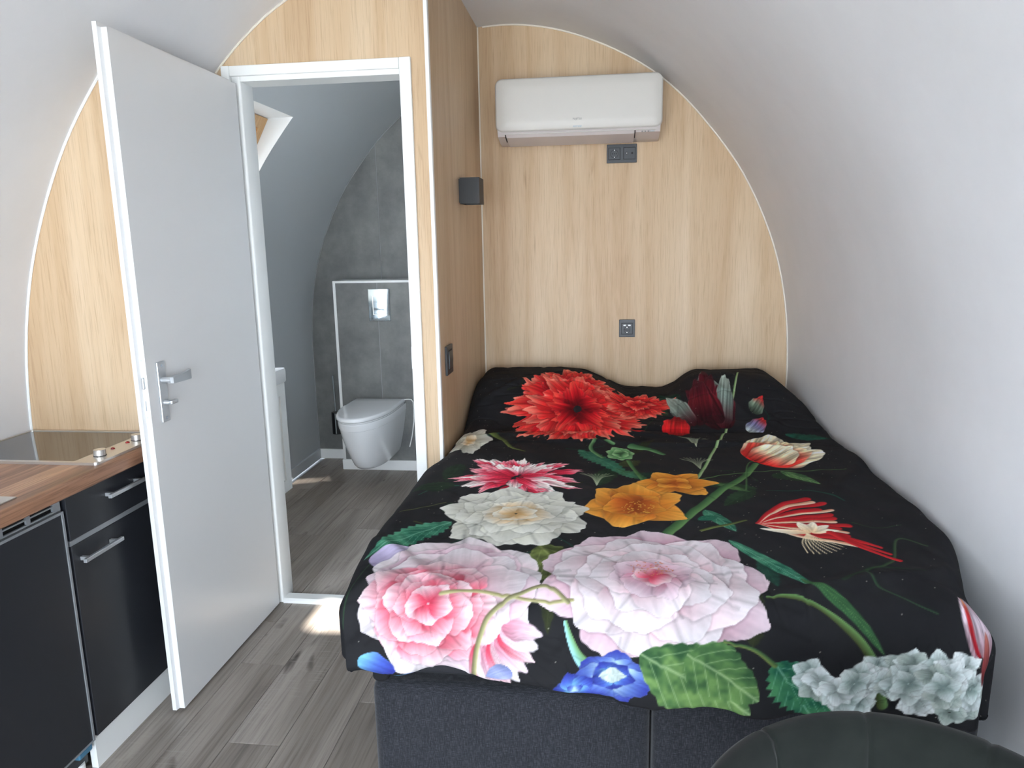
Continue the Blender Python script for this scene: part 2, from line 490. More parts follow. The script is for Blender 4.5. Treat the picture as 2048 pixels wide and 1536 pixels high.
# ------------------------------------------------------------------ roof windows
def roof_window(name, sky, k, depth, label):
    y0, y1, z0, z1 = sky
    xt, xb = xarch(z1, -1, k), xarch(z0, -1, k)
    T = Vector((xt - depth, z1)); B = Vector((xb - depth * 1.05, z0))
    dirv = (B - T).normalized()
    r = root(name, ((xt + xb) / 2, (y0 + y1) / 2, z0), label)
    d, z = half_profile((z0, z1), k)
    curve = [(CX * k - a, w) for a, w in zip(d, z) if z0 - 1e-6 <= w <= z1 + 1e-6]
    poly = curve + [(T.x, T.y), (B.x, B.y)]
    vs, fs = [], []
    for yy in (y0, y1):
        n = len(vs); vs += [(p[0], yy, p[1]) for p in poly]; fs.append(list(range(n, n + len(poly))))
    n = len(poly); nc = len(curve)
    fs.append([nc - 1, nc, n + nc, n + nc - 1]); fs.append([0, n, n + n - 1, n - 1])
    add('reveal', (vs, fs), M_white, r)
    nrm = Vector((dirv.y, -dirv.x))
    if nrm.x > 0: nrm = -nrm
    def bar(s0, s1, ya, yb, t0, t1):
        c = []
        for s, t in ((s0, t0), (s1, t0), (s1, t1), (s0, t1)):
            q = T + dirv * s + nrm * t; c.append((q.x, q.y))
        return prism(c, 'y', ya, yb)
    L = (B - T).length; w = 0.055
    fo = add('sash_frame', merge(bar(0, w, y0, y1, -0.01, 0.05), bar(L - w, L, y0, y1, -0.01, 0.05),
             bar(w, L - w, y0, y0 + w, -0.01, 0.05), bar(w, L - w, y1 - w, y1, -0.01, 0.05)), M_pine, r)
    w2 = 0.1
    add('sash', merge(bar(w, w2, y0 + w, y1 - w, 0.008, 0.05), bar(L - w2, L - w, y0 + w, y1 - w, 0.008, 0.05),
             bar(w2, L - w2, y0 + w, y0 + w2, 0.008, 0.05), bar(w2, L - w2, y1 - w2, y1 - w, 0.008, 0.05)), M_pine, r)
    add('pane', bar(w, L - w, y0 + w, y1 - w, 0.03, 0.034), M_pane, r)
    m = T + dirv * (L / 2) + nrm * 0.07
    portal((m.x, (y0 + y1) / 2, m.y), (-nrm.x, 0, -nrm.y), L, y1 - y0)
    return r
roof_window('window_1', SKY1, K2, 0.137, 'pine-framed roof window in the bathroom vault')
# small unseen roof light, added to let sun onto the floor by the door
rl = root('added_roof_light', ((SKY2[2] + SKY2[3]) / 2, (SKY2[0] + SKY2[1]) / 2, 2.44), 'small square roof light added in the crown of the vault for the sun patch')
zc0, zc1 = zarch(SKY2[2]), zarch(SKY2[3])
add('reveal', merge(*[([(xa, ya, za), (xb, yb_, zb_), (xb, yb_, 2.56), (xa, ya, 2.56)], [[0, 1, 2, 3]]) for xa, ya, za, xb, yb_, zb_ in (
    (SKY2[2], SKY2[0], zc0, SKY2[3], SKY2[0], zc1), (SKY2[2], SKY2[1], zc0, SKY2[3], SKY2[1], zc1), (SKY2[2], SKY2[0], zc0, SKY2[2], SKY2[1], zc0), (SKY2[3], SKY2[0], zc1, SKY2[3], SKY2[1], zc1))]), M_white, rl)
add('pane', box(SKY2[2], SKY2[3], SKY2[0], SKY2[1], 2.545, 2.55), M_pane, rl)
portal(((SKY2[2] + SKY2[3]) / 2, (SKY2[0] + SKY2[1]) / 2, 2.57), (0, 0, -1), SKY2[3] - SKY2[2], SKY2[1] - SKY2[0])

# ------------------------------------------------------------------ bathroom shell
YRF = YR
bw = root('wall_bathroom_back', (-1.4, YR, 0), 'grey concrete-look bathroom wall of tall panels')
xl_b = CX * K2 - HD[0] * K2
for a, b in ((xl_b - 0.01, -1.452), (-1.448, -0.848), (-0.844, XC - 0.05)):
    add('wall_panel', prism(under_arch(a, b, 0, K2), 'y', YR, YR + 0.02), M_conc, bw)
add('joint_backing', prism(under_arch(xl_b - 0.01, XC - 0.05, 0, K2), 'y', YR + 0.004, YR + 0.03), M_joint, bw)
d_, z_ = half_profile(k=K2)
pth = [(CX * K2 - q + 0.004, YR - 0.003, w - 0.003) for q, w in zip(d_, z_) if CX * K2 - q < XC - 0.05]
struct(add('trim_6', tube(pth, 0.004, 6), M_joint, smooth=True), 'pale bead along the bathroom arch')
struct(add('wall_bathroom_right', box(XC - 0.07, XC - 0.051, YD + 0.08, YR, 0, 2.62), M_bathsh), 'bathroom side of the partition')
struct(add('baseboard_back', merge(box(xl_b, -1.705, YR - 0.012, YR, 0, 0.068, 0.002, 1)), M_trim), 'white baseboard of the bathroom wall')
struct(add('baseboard_left', box(xl_b - 0.005, xl_b + 0.014, 3.0, YR - 0.012, 0, 0.068, 0.002, 1), M_bathsh), 'painted baseboard under the bathroom vault')
# boxed-in cistern
cb = root('wall_cistern', (-1.3, YBOX, 0), 'boxed-in cistern with grey panels and white edge trim')
XB0, XB1 = -1.70, XC - 0.07
add('wall_panel', box(XB0 + 0.004, -1.412, YBOX, YR - 0.001, 0, 1.232), M_conc, cb)
add('wall_panel', box(-1.409, XB1, YBOX, YR - 0.001, 0, 1.232), M_conc, cb)
add('joint', box(-1.4125, -1.4085, YBOX + 0.001, YR - 0.002, 0, 1.23), M_joint, cb)
add('edge_trim', merge(box(XB0, XB0 + 0.017, YBOX - 0.003, YR - 0.001, 0, 1.246), box(XB0 + 0.017, XB1, YBOX - 0.003, YR - 0.001, 1.232, 1.246)), M_trim, cb)
struct(add('baseboard_cistern', box(XB0 - 0.004, XB1, YBOX - 0.014, YBOX - 0.0005, 0, 0.068, 0.002, 1), M_trim), 'white baseboard below the toilet')

# ------------------------------------------------------------------ door frame and door
XL, XR, XRO, ZI, ZO = -1.3058, -0.712, -0.6674, 2.0471, 2.1011
df = root('trim_7', ((XL + XR) / 2, YD, 0), 'white wooden frame of the bathroom door')
add('jamb', merge(box(XL - 0.036, XL, YD - 0.004, YD + 0.095, 0, ZI + 0.025, 0.006, 3)), M_white, df, smooth=True)
add('jamb', box(XR, XR + 0.022, YD - 0.004, YD + 0.095, 0, ZI + 0.025, 0.002), M_white, df)
add('architrave', box(XR + 0.003, XRO, YD - 0.016, YD, 0, ZO, 0.003), M_white, df)
add('architrave', box(XL - 0.066, XL - 0.0345, YD - 0.016, YD, 0, ZO, 0.003), M_white, df)
add('architrave', box(XL - 0.034, XR + 0.0025, YD - 0.016, YD, ZI + 0.018, ZO - 0.001, 0.002), M_white, df)
add('head', box(XL, XR, YD - 0.004, YD + 0.095, ZI, ZI + 0.028, 0.002), M_white, df)
add('strike_plate', box(XR - 0.0008, XR + 0.006, YD - 0.0048, YD + 0.012, 0.99, 1.075, 0.0005, 1), M_alu, df)
add('threshold', prism([(YD - 0.006, 0), (YD + 0.06, 0), (YD + 0.06, 0.012), (YD + 0.05, 0.018), (YD + 0.004, 0.018), (YD - 0.006, 0.01)], 'x', XL, XR), M_white, df)

XLF, XLB = -1.312, -1.345          # leaf faces (bathroom side / room side)
YFE, YHE, ZT = 1.920, 2.614, 2.036
dr = root('door_1', (-1.33, 2.3, 0.012), 'white rebated door standing open with aluminium lever handle')
leaf_poly = [(XLF, YFE), (XLF, YHE), (XLB, YHE), (XLB, YFE - 0.013), (XLB + 0.013, YFE - 0.013), (XLB + 0.016, YFE)]
lf = add('door_leaf', merge(prism(leaf_poly, 'z', 0.012, ZT), box(XLB, XLB + 0.013, YFE - 0.013, YHE, ZT, ZT + 0.012)), M_door, dr)
add('lock_plate', box(XLB + 0.0135, XLF - 0.003, YFE - 0.0012, YFE + 0.004, 0.95, 1.15, 0.0005, 1), M_trim, dr)
lp = add('latch', box(XLB + 0.018, XLF - 0.007, YFE - 0.008, YFE + 0.004, 1.05, 1.085, 0.003), M_alu, dr)
add('deadbolt_slot', box(XLB + 0.02, XLF - 0.010, YFE - 0.0018, YFE, 0.985, 1.015), M_alug, dr)
for zz in (1.135, 0.965):
    add('screw', cyl((-1.3235, YFE - 0.0022, zz), (-1.3235, YFE, zz), 0.0032, n=12), M_alu, dr)
def handle_set(side):
    x0 = XLF if side > 0 else XLB
    yc, zc = 1.984, 1.066
    hp = add('handle_plate', box(x0, x0 + side * 0.007, yc - 0.019, yc + 0.019, 0.938, 1.122, 0.0025), M_alu, dr, label='brushed aluminium handle plate')
    # lever: round neck then a flat blade curving back along the door
    add('lever_neck', cyl((x0 + side * 0.006, yc, zc), (x0 + side * 0.036, yc, zc), 0.0095, n=20), M_alu, hp, smooth=True)
    pts, vs, fs = [], [], []
    for i in range(13):
        t = i / 12
        yy = yc - 0.006 + 0.118 * t
        xx = x0 + side * (0.036 + 0.006 * math.sin(t * math.pi * 0.5) - 0.014 * t * t)
        hh = 0.009 + 0.006 * t; ww = 0.0095 - 0.0055 * min(1, t * 2.2)
        vs += [(xx - side * ww, yy, zc - hh), (xx + side * ww, yy, zc - hh), (xx + side * ww, yy, zc + hh), (xx - side * ww, yy, zc + hh)]
    for i in range(12):
        for q in range(4):
            fs.append([4 * i + q, 4 * i + (q + 1) % 4, 4 * i + 4 + (q + 1) % 4, 4 * i + 4 + q])
    fs += [[0, 1, 2, 3], [48, 49, 50, 51]]
    add('lever', (vs, fs), M_alu, hp, smooth=40)
    if side > 0:
        add('thumb_turn', merge(cyl((x0 + 0.006, yc, 0.997), (x0 + 0.022, yc, 0.997), 0.009, 0.007, 16), box(x0 + 0.018, x0 + 0.032, yc - 0.004, yc + 0.03, 0.991, 1.003, 0.003)), M_alu, hp, smooth=35)
    for zz in (1.11, 0.95):
        add('screw', cyl((x0 + side * 0.0065, yc, zz), (x0 + side * 0.0078, yc, zz), 0.004, n=12), M_chrome, hp)
handle_set(1)
handle_set(-1)
for zz in (0.3, 1.05, 1.8):
    add('hinge', cyl((XLB + 0.006, YHE + 0.006, zz), (XLB + 0.006, YHE + 0.006, zz + 0.07), 0.006, n=12), M_alu, dr, smooth=True)

# ================================================================== KITCHEN
FX = -1.406                         # plane of the cabinet fronts
ZW0, ZW1 = 0.82, 0.861              # worktop underside / top
XWF = -1.371
YC0, YC1 = 1.655, YK - 0.004
XWALL = CX - HD[0] + 0.004          # straight foot of the vault on the left
def bar_handle(y0, y1, z, parent):
    h = add('handle', merge(box(FX + 0.020, FX + 0.030, y0, y1, z - 0.0055, z + 0.0055, 0.001, 1)), M_alu, parent, label='square aluminium bar handle')
    for yy in (y0 + 0.02, y1 - 0.02):
        add('handle_post', box(FX, FX + 0.021, yy - 0.005, yy + 0.005, z - 0.005, z + 0.005), M_alu, h)
def kitchen_cabinet(y0, y1, label, drawer_h, handles):
    r = thing('kitchen_cabinet', label, 'cabinet', ((FX + XWALL) / 2, (y0 + y1) / 2, 0))
    add('carcass', box(XWALL + 0.002, FX - 0.018, y0, y1, 0.095, ZW0), M_blackp, r)
    add('plinth', box(-1.436, -1.416, y0, y1, 0, 0.105), M_white, r, label='white plinth board')
    d = add('door', box(FX - 0.018, FX, y0 + 0.002, y1 - 0.002, 0.102, 0.670, 0.0012, 1), M_black, r, label='black matt cabinet door')
    bar_handle(*handles[0], d)
    add('grip_strip', box(FX - 0.018, FX - 0.002, y0 + 0.001, y1 - 0.001, 0.671, 0.685), M_alug, r, label='pale grey metal strip')
    w = add('drawer_front', box(FX - 0.018, FX, y0 + 0.002, y1 - 0.002, 0.686, 0.815, 0.0012, 1), M_black, r, label='black matt drawer front')
    bar_handle(*handles[1], w)
    return r
kitchen_cabinet(YC0, YC1, 'black kitchen cabinet with drawer and door beside the open white door', 0.13, ((1.668, 1.826, 0.626), (1.794, 1.962, 0.764)))
kitchen_cabinet(0.40, 1.083, 'black kitchen cabinet under the steel sink beside the fridge', 0.13, ((0.9, 1.06, 0.626), (0.62, 0.86, 0.764)))

fg = thing('undercounter_fridge', 'black undercounter fridge with silver frame and vent grille beside the cabinet', 'fridge', ((FX + XWALL) / 2, 1.366, 0))
YF0, YF1 = 1.085, 1.648
add('body', box(XWALL + 0.002, FX - 0.03, YF0 + 0.004, YF1 - 0.004, 0.03, 0.812), M_blackp, fg)
fd = add('door', box(FX - 0.028, FX - 0.003, YF0 + 0.008, YF1 - 0.008, 0.102, 0.769), M_black, fg, label='black fridge door panel')
add('door_frame', merge(box(FX - 0.028, FX, YF1 - 0.008, YF1 - 0.0015, 0.098, 0.776), box(FX - 0.028, FX, YF0 + 0.0015, YF0 + 0.008, 0.098, 0.776),
    box(FX - 0.028, FX, YF0 + 0.008, YF1 - 0.008, 0.769, 0.776), box(FX - 0.028, FX, YF0 + 0.008, YF1 - 0.008, 0.098, 0.102)), M_alug, fd, label='silver door frame')
vg = add('vent_grille', merge(*([box(FX - 0.012, FX - 0.006, YF0 + 0.002, YF1 - 0.003, a, b) for a, b in ((0.779, 0.7835), (0.7945, 0.7985), (0.8095, 0.815))] +
    [box(FX - 0.012, FX - 0.0061, yy - w, yy + w, 0.779, 0.815) for yy, w in [(YF1 - 0.016, 0.013)] + [(1.5375 - 0.0855 * q, 0.0065) for q in range(6)]])), M_alug, fg, label='silver slotted vent grille')
add('vent_backing', box(FX - 0.029, FX - 0.02, YF0 + 0.004, YF1 - 0.004, 0.778, 0.814), M_blackd, vg)
add('base_rail', box(-1.46, -1.44, YF0 + 0.01, YF1 - 0.004, 0.03, 0.09), M_trim, fg, label='white base rail')
add('hinge_cover', box(-1.442, FX - 0.006, YF1 - 0.06, YF1 - 0.008, 0.074, 0.094, 0.004), M_bluepl, fg, label='blue plastic hinge clip')
for yy in (YF0 + 0.03, YF1 - 0.03):
    for xx in (-1.445, XWALL + 0.05):
        add('foot', cyl((xx, yy, 0), (xx, yy, 0.04), 0.016, n=14), M_trim, fg)

# worktop with a cut-out for the sink
SK = (-1.82, -1.41, 0.78, 1.512)    # sink flange
hx0, hx1, hy0, hy1 = SK[0] + 0.02, SK[1] - 0.02, SK[2] + 0.02, SK[3] - 0.40
xe = hx1
def nose(y0, y1):
    r = 0.012
    pts = [(xe, ZW0), (XWF - 0.004, ZW0), (XWF, ZW0 + 0.004)]
    pts += [(XWF - r + r * math.cos(math.radians(a)), ZW1 - r + r * math.sin(math.radians(a))) for a in range(0, 91, 15)]
    pts += [(xe, ZW1)]
    return prism(pts, 'y', y0, y1)
wt = tag(add('worktop', merge(nose(0.35, YK - 0.001), box(XWALL + 0.002, hx0, 0.35, YK - 0.001, ZW0, ZW1),
    box(hx0, xe, 0.35, hy0, ZW0, ZW1), box(hx0, xe, hy1, YK - 0.001, ZW0, ZW1)), M_top, smooth=30),
    'walnut strip laminate worktop carrying the hob and sink', 'worktop')
sk = thing('kitchen_sink', 'stainless steel sink let into the walnut worktop', 'sink', ((hx0 + hx1) / 2, (hy0 + hy1) / 2, ZW1))
zt = ZW1 + 0.003
add('flange', merge(box(SK[0], hx0, SK[2], SK[3], ZW1 + 0.0002, zt), box(hx1, SK[1], SK[2], SK[3], ZW1 + 0.0002, zt), box(hx0, hx1, SK[2], hy0, ZW1 + 0.0002, zt),
    box(hx0, hx1, hy1, SK[3], ZW1 + 0.0002, zt)), M_steel, sk)
zb = ZW0 + 0.004
add('bowl', ([(hx0, hy0, zt), (hx1, hy0, zt), (hx1, hy1, zt), (hx0, hy1, zt), (hx0 + .03, hy0 + .03, zb), (hx1 - .03, hy0 + .03, zb), (hx1 - .03, hy1 - .03, zb), (hx0 + .03, hy1 - .03, zb)],
    [[0, 1, 5, 4], [1, 2, 6, 5], [2, 3, 7, 6], [3, 0, 4, 7], [4, 5, 6, 7]]), M_steel, sk)
add('drain', cyl((-1.6, 0.95, zb + 0.0005), (-1.6, 0.95, zb + 0.004), 0.03), M_chrome, sk)

# hob
HX0, HX1, HY0, HY1 = XWALL + 0.006, -1.392, 1.775, YK - 0.008
hb = thing('ceramic_hob', 'two-zone black glass hob with steel frame on the worktop', 'hob', ((HX0 + HX1) / 2, (HY0 + HY1) / 2, ZW1))
def frame_ring(o, i, z0, z1, zi):
    vs, fs = [], []
    n = len(o)
    for ring, z in ((o, z0), ([(p[0] * 0.996 + q[0] * 0.004, p[1] * 0.996 + q[1] * 0.004) for p, q in zip(o, i)], z1), (i, z1), (i, zi)):
        vs += [(p[0], p[1], z) for p in ring]
    for r in range(3):
        for k in range(n):
            j = (k + 1) % n; fs.append([r * n + k, r * n + j, (r + 1) * n + j, (r + 1) * n + k])
    return vs, fs
hcx, hcy = (HX0 + HX1) / 2, (HY0 + HY1) / 2
add('steel_frame', frame_ring(rrect(hcx, hcy, HX1 - HX0, HY1 - HY0, 0.012), rrect(hcx - 0.034, hcy, HX1 - HX0 - 0.088, HY1 - HY0 - 0.026, 0.006), ZW1 + 0.0003, ZW1 + 0.008, ZW1 + 0.004), M_steel, hb)
add('glass_top', prism(rrect(hcx - 0.034, hcy, HX1 - HX0 - 0.088, HY1 - HY0 - 0.026, 0.006), 'z', ZW1 + 0.001, ZW1 + 0.0062), M_glass, hb, label='black glass cooking surface')
for (kx, ky) in ((-1.436, 1.848), (-1.436, 2.018)):
    kb = add('knob', cyl((kx, ky, ZW1 + 0.008), (kx, ky, ZW1 + 0.026), 0.0165, 0.016, 28), M_steel, hb, smooth=40)
    add('knob_collar', cyl((kx, ky, ZW1 + 0.0078), (kx, ky, ZW1 + 0.0095), 0.0172, n=28), M_blackd, kb)
for (kx, ky) in ((-1.445, 1.916), (-1.445, 1.985)):
    bm = bmesh.new(); bmesh.ops.create_uvsphere(bm, u_segments=14, v_segments=8, radius=0.0065)
    for v in bm.verts: v.co = Vector((kx, ky, ZW1 + 0.008)) + Vector((v.co.x, v.co.y, v.co.z * 0.7))
    add('indicator_lens', dump(bm), M_red, hb, smooth=True, label='red indicator lens')

# ================================================================== WALL FIXTURES
# air conditioner
AX0, AX1 = -0.499, 0.278
ac = thing('air_conditioner', 'white split air conditioner mounted high on the oak-look wall', 'air conditioner', ((AX0 + AX1) / 2, YB - 0.1, 1.925))
prof = [(YB - 0.001, 2.2), (YB - 0.17, 2.2), (YB - 0.188, 2.1), (YB - 0.190, 1.972), (YB - 0.176, 1.952), (YB - 0.10, 1.934), (YB - 0.03, 1.927), (YB - 0.001, 1.935)]
add('body', prism(prof, 'x', AX0 + 0.010, AX1 - 0.010), M_acs, ac, smooth=40)
acx, acz = (AX0 + AX1) / 2, (1.968 + 2.210) / 2
rings = []
for yy, ins in ((YB - 0.03, 0.006), (YB - 0.06, 0.0), (YB - 0.17, 0.0), (YB - 0.186, 0.0015), (YB - 0.196, 0.005), (YB - 0.2, 0.011), (YB - 0.2015, 0.05)):
    rings.append([(x, yy, z) for x, z in rrect(acx, acz, AX1 - AX0 - 2 * ins, 0.242 - 2 * min(ins, 0.05), max(0.036 - ins, 0.012), 8)])
vs = [p for r in rings for p in r]; n = len(rings[0]); fs = []
for r in range(len(rings) - 1):
    for k in range(n):
        j = (k + 1) % n; fs.append([r * n + k, r * n + j, (r + 1) * n + j, (r + 1) * n + k])
fs.append([(len(rings) - 1) * n + k for k in range(n)]); fs.append(list(range(n)))
add('front_panel', (vs, fs), M_acw, ac, smooth=50)
fl = add('louver_flap', prism([(YB - 0.193, 1.968), (YB - 0.178, 1.946), (YB - 0.10, 1.927), (YB - 0.06, 1.921), (YB - 0.06, 1.925), (YB - 0.10, 1.931), (YB - 0.175, 1.95), (YB - 0.188, 1.968)], 'x', AX0 + 0.052, 0.150), M_acs, ac, smooth=40)
add('highlight_lip', box(AX0 + 0.03, AX1 - 0.03, YB - 0.1945, YB - 0.188, 1.9595, 1.9625), M_acw, ac)
for xx in (AX0 + 0.047, 0.153):
    add('flap_gap', prism([(YB - 0.1905, 1.958), (YB - 0.177, 1.947), (YB - 0.12, 1.934), (YB - 0.12, 1.937), (YB - 0.175, 1.952), (YB - 0.187, 1.96)], 'x', xx - 0.002, xx + 0.002), M_blackd, ac)
for i, xx in enumerate((0.185, 0.2, 0.213)):
    add('indicator_mark', box(xx - 0.0015, xx + 0.0015, YB - 0.1865, YB - 0.18, 1.951, 1.956), M_ink, ac)
add('receiver_window', box(0.222, 0.242, YB - 0.186, YB - 0.18, 1.9515, 1.9555), M_alug, ac)
def lettering(text, x, y, z, width, m, parent, face='-y'):
    cu = bpy.data.curves.new('lettering', 'FONT'); cu.body = text; cu.size = 1; cu.align_x = 'CENTER'; cu.align_y = 'CENTER'; cu.extrude = 0.004
    to = bpy.data.objects.new('tmp_text', cu); COL.objects.link(to)
    bpy.context.view_layer.update()
    me = bpy.data.meshes.new_from_object(to.evaluated_get(bpy.context.evaluated_depsgraph_get()))
    vs = [v.co.copy() for v in me.vertices]; fs = [list(p.vertices) for p in me.polygons]
    bpy.data.objects.remove(to); bpy.data.meshes.remove(me)
    s = width / (max(v.x for v in vs) - min(v.x for v in vs))
    add('lettering', ([(x + v.x * s, y - v.z * s, z + v.y * s) for v in vs], fs), m, parent)
lettering('FUJITSU', -0.113, YB - 0.2017, 2.0175, 0.040, M_ink, ac)
lettering('AIRSTAGE', -0.113, YB - 0.2017, 1.9845, 0.040, M_blue, ac)

def socket_insert(parent, cx, cz, kind, s=0.055):
    y = YB - 0.010
    hs = s / 2
    ins = add('socket_insert', merge(box(cx - hs, cx + hs, y - 0.0015, y + 0.004, cz - hs, cz + hs, 0.001, 1)), M_blackp, parent)
    add('insert_gap', merge(box(cx - hs - .0015, cx + hs + .0015, y - 0.0006, y + 0.001, cz - hs - .0015, cz + hs + .0015)), M_blackd, parent)
    yy = y - 0.0016
    if kind in ('schuko', 'usb'):
        r = 0.0195 if kind == 'schuko' else 0.016
        c = cz if kind == 'schuko' else cz - 0.006
        add('socket_well', cyl((cx, yy - 0.0004, c), (cx, yy + 0.002, c), r, n=36), M_blackd, ins)
        add('socket_floor', cyl((cx, yy - 0.0006, c), (cx, yy + 0.002, c), r - 0.0018, n=36), M_blackp, ins)
        for dx in (-0.0095, 0.0095, 0.0):
            add('pin_hole', cyl((cx + dx, yy - 0.001, c), (cx + dx, yy, c), 0.0026, n=12), M_blackd, ins)
        for dz in (-1, 1):
            add('earth_clip', box(cx - 0.0014, cx + 0.0014, yy - 0.0016, yy, c + dz * (r - 0.003) - 0.0022, c + dz * (r - 0.003) + 0.0022), M_steel, ins)
        if kind == 'usb':
            for dx in (-0.012, 0.012):
                add('usb_port', box(cx + dx - 0.0062, cx + dx + 0.0062, yy - 0.0012, yy, cz + 0.0145, cz + 0.0205), M_trim, ins, label='white usb port')
    else:
        add('aerial_port', merge(cyl((cx - 0.013, yy - 0.004, cz), (cx - 0.013, yy + .001, cz), 0.006, n=20)), M_leg, ins)
        add('aerial_pin', cyl((cx - 0.013, yy - 0.005, cz), (cx - 0.013, yy, cz), 0.002, n=10), M_steel, ins)
        add('aerial_hole', cyl((cx + 0.013, yy - 0.0015, cz), (cx + 0.013, yy + .001, cz), 0.005, n=20), M_blackd, ins)
ds = thing('double_wall_socket', 'anthracite double wall plate with power and aerial sockets under the air conditioner', 'wall socket', (0.098, YB, 1.835))
add('cover_plate', box(0.025, 0.171, YB - 0.010, YB - 0.0005, 1.835, 1.9225, 0.0012, 1), M_blackp, ds)
socket_insert(ds, 0.062, 1.878, 'schuko'); socket_insert(ds, 0.135, 1.879, 'aerial')
ss = thing('single_wall_socket', 'anthracite single wall socket with two usb ports above the bed', 'wall socket', (0.133, YB, 0.975))
add('cover_plate', box(0.093, 0.173, YB - 0.010, YB - 0.0005, 0.975, 1.064, 0.0012, 1), M_blackp, ss)
socket_insert(ss, 0.133, 1.018, 'usb')

wl = thing('wall_lamp', 'black cube wall lamp on the partition beside the bed', 'wall lamp', (XC + 0.045, 3.18, 1.625))
add('housing', merge(box(XC + 0.006, XC + 0.012, 3.122, 3.237, 1.625, 1.733), box(XC + 0.084, XC + 0.090, 3.122, 3.237, 1.625, 1.733),
    box(XC + 0.012, XC + 0.084, 3.122, 3.128, 1.625, 1.733), box(XC + 0.012, XC + 0.084, 3.231, 3.237, 1.625, 1.733), box(XC + 0.012, XC + 0.084, 3.128, 3.231, 1.672, 1.686)), M_lamp, wl)
add('back_plate', box(XC + 0.0003, XC + 0.006, 3.130, 3.229, 1.63, 1.728), M_lamp, wl)
add('inner_reflector', box(XC + 0.014, XC + 0.082, 3.130, 3.229, 1.668, 1.671), mat('copper_reflector', (168, 120, 80), 0.4, 0.7), wl, label='copper coloured inner reflector')
ls = thing('light_switch', 'anthracite rocker light switch on the partition', 'light switch', (XC, 2.79, 0.945))
add('cover_plate', box(XC + 0.0003, XC + 0.010, 2.737, 2.845, 0.945, 1.060, 0.0015, 1), M_blackp, ls)
add('switch_gap', box(XC + 0.004, XC + 0.0105, 2.757, 2.826, 0.964, 1.042), M_blackd, ls)
add('rocker', prism([(0, 0), (0.0, 0.070), (0.005, 0.070), (0.009, 0.035), (0.006, 0)], 'y', 0, 1) if False else
    ([(XC + 0.008, 2.760, 0.968), (XC + 0.0135, 2.760, 0.968), (XC + 0.0155, 2.760, 1.003), (XC + 0.0135, 2.760, 1.038), (XC + 0.008, 2.760, 1.038),
      (XC + 0.008, 2.823, 0.968), (XC + 0.0135, 2.823, 0.968), (XC + 0.0155, 2.823, 1.003), (XC + 0.0135, 2.823, 1.038), (XC + 0.008, 2.823, 1.038)],
     [[0, 1, 2, 3, 4], [5, 6, 7, 8, 9], [0, 1, 6, 5], [1, 2, 7, 6], [2, 3, 8, 7], [3, 4, 9, 8], [4, 0, 5, 9]]), M_blackp, ls)

# ================================================================== BATHROOM THINGS
TX = -1.4125
def dshape(w, yf, yb, n=24, sq=2.15):
    ym = yf + 0.40 * (w / 0.1655)
    pts = [(TX + w, yb), (TX + w, (yb + ym) / 2)]
    for k in range(n + 1):
        a = math.pi * k / n
        cx, sx = math.cos(a), math.sin(a)
        pts.append((TX + w * math.copysign(abs(cx) ** (2 / sq), cx), ym - (ym - yf) * abs(sx) ** (2 / sq)))
    pts += [(TX - w, (yb + ym) / 2), (TX - w, yb)]
    return pts
def loft(secs, cap_top=True, cap_bot=True):
    vs, fs = [], []
    for pts, z in secs: vs += [(p[0], p[1], z) for p in pts]
    n = len(secs[0][0])
    for r in range(len(secs) - 1):
        for k in range(n):
            j = (k + 1) % n; fs.append([r * n + k, r * n + j, (r + 1) * n + j, (r + 1) * n + k])
    if cap_bot: fs.append(list(range(n)))
    if cap_top: fs.append([(len(secs) - 1) * n + k for k in range(n)])
    return vs, fs
tl = thing('toilet', 'white wall-hung toilet with closed lid on the grey cistern box', 'toilet', (TX, 4.2, 0.13))
yb = YBOX - 0.001
secs = []
for z, w, yf in ((0.135, 0.085, 4.06), (0.138, 0.098, 4.03), (0.16, 0.108, 4.0), (0.22, 0.122, 3.955), (0.30, 0.138, 3.905), (0.37, 0.149, 3.87), (0.412, 0.154, 3.855), (0.414, 0.1565, 3.85), (0.45, 0.159, 3.842), (0.457, 0.156, 3.847)):
    secs.append((dshape(w, yf, yb), z))
add('bowl', loft(secs), M_ceram, tl, smooth=40, label='white ceramic bowl')
add('seat', loft([(dshape(0.155, 3.845, 4.40), 0.458), (dshape(0.159, 3.84, 4.40), 0.462), (dshape(0.159, 3.84, 4.40), 0.468)]), M_ceram, tl, smooth=40)
add('lid', loft([(dshape(0.161, 3.832, 4.41), 0.4705), (dshape(0.1655, 3.825, 4.412), 0.475), (dshape(0.1655, 3.825, 4.412), 0.486), (dshape(0.162, 3.831, 4.41), 0.4925), (dshape(0.15, 3.85, 4.40), 0.495)]), M_ceram, tl, smooth=50)
hs_ = [(-1.25, 4.40, 0.49), (-1.232, 4.42, 0.487), (-1.212, 4.432, 0.484), (-1.201, 4.437, 0.465), (-1.199, 4.44, 0.42), (-1.202, 4.44, 0.34), (-1.218, 4.44, 0.24), (-1.238, 4.44, 0.165)]
add('supply_hose', tube(hs_, 0.0035, 8), M_trim, tl, smooth=True)
fp = thing('flush_plate', 'chrome dual flush plate on the grey cistern box', 'flush plate', (-1.398, YBOX, 0.99))
M_plate = mat('polished_chrome_plate', (150, 158, 162), 0.04, 1.0)
add('plate', box(-1.468, -1.328, YBOX - 0.010, YBOX - 0.0005, 0.990, 1.193, 0.002), M_plate, fp)
add('button', box(-1.436, -1.364, YBOX - 0.0125, YBOX - 0.0095, 1.112, 1.146, 0.001, 1), M_plate, fp)
add('button', box(-1.436, -1.364, YBOX - 0.0125, YBOX - 0.0095, 1.034, 1.110, 0.001, 1), M_plate, fp)
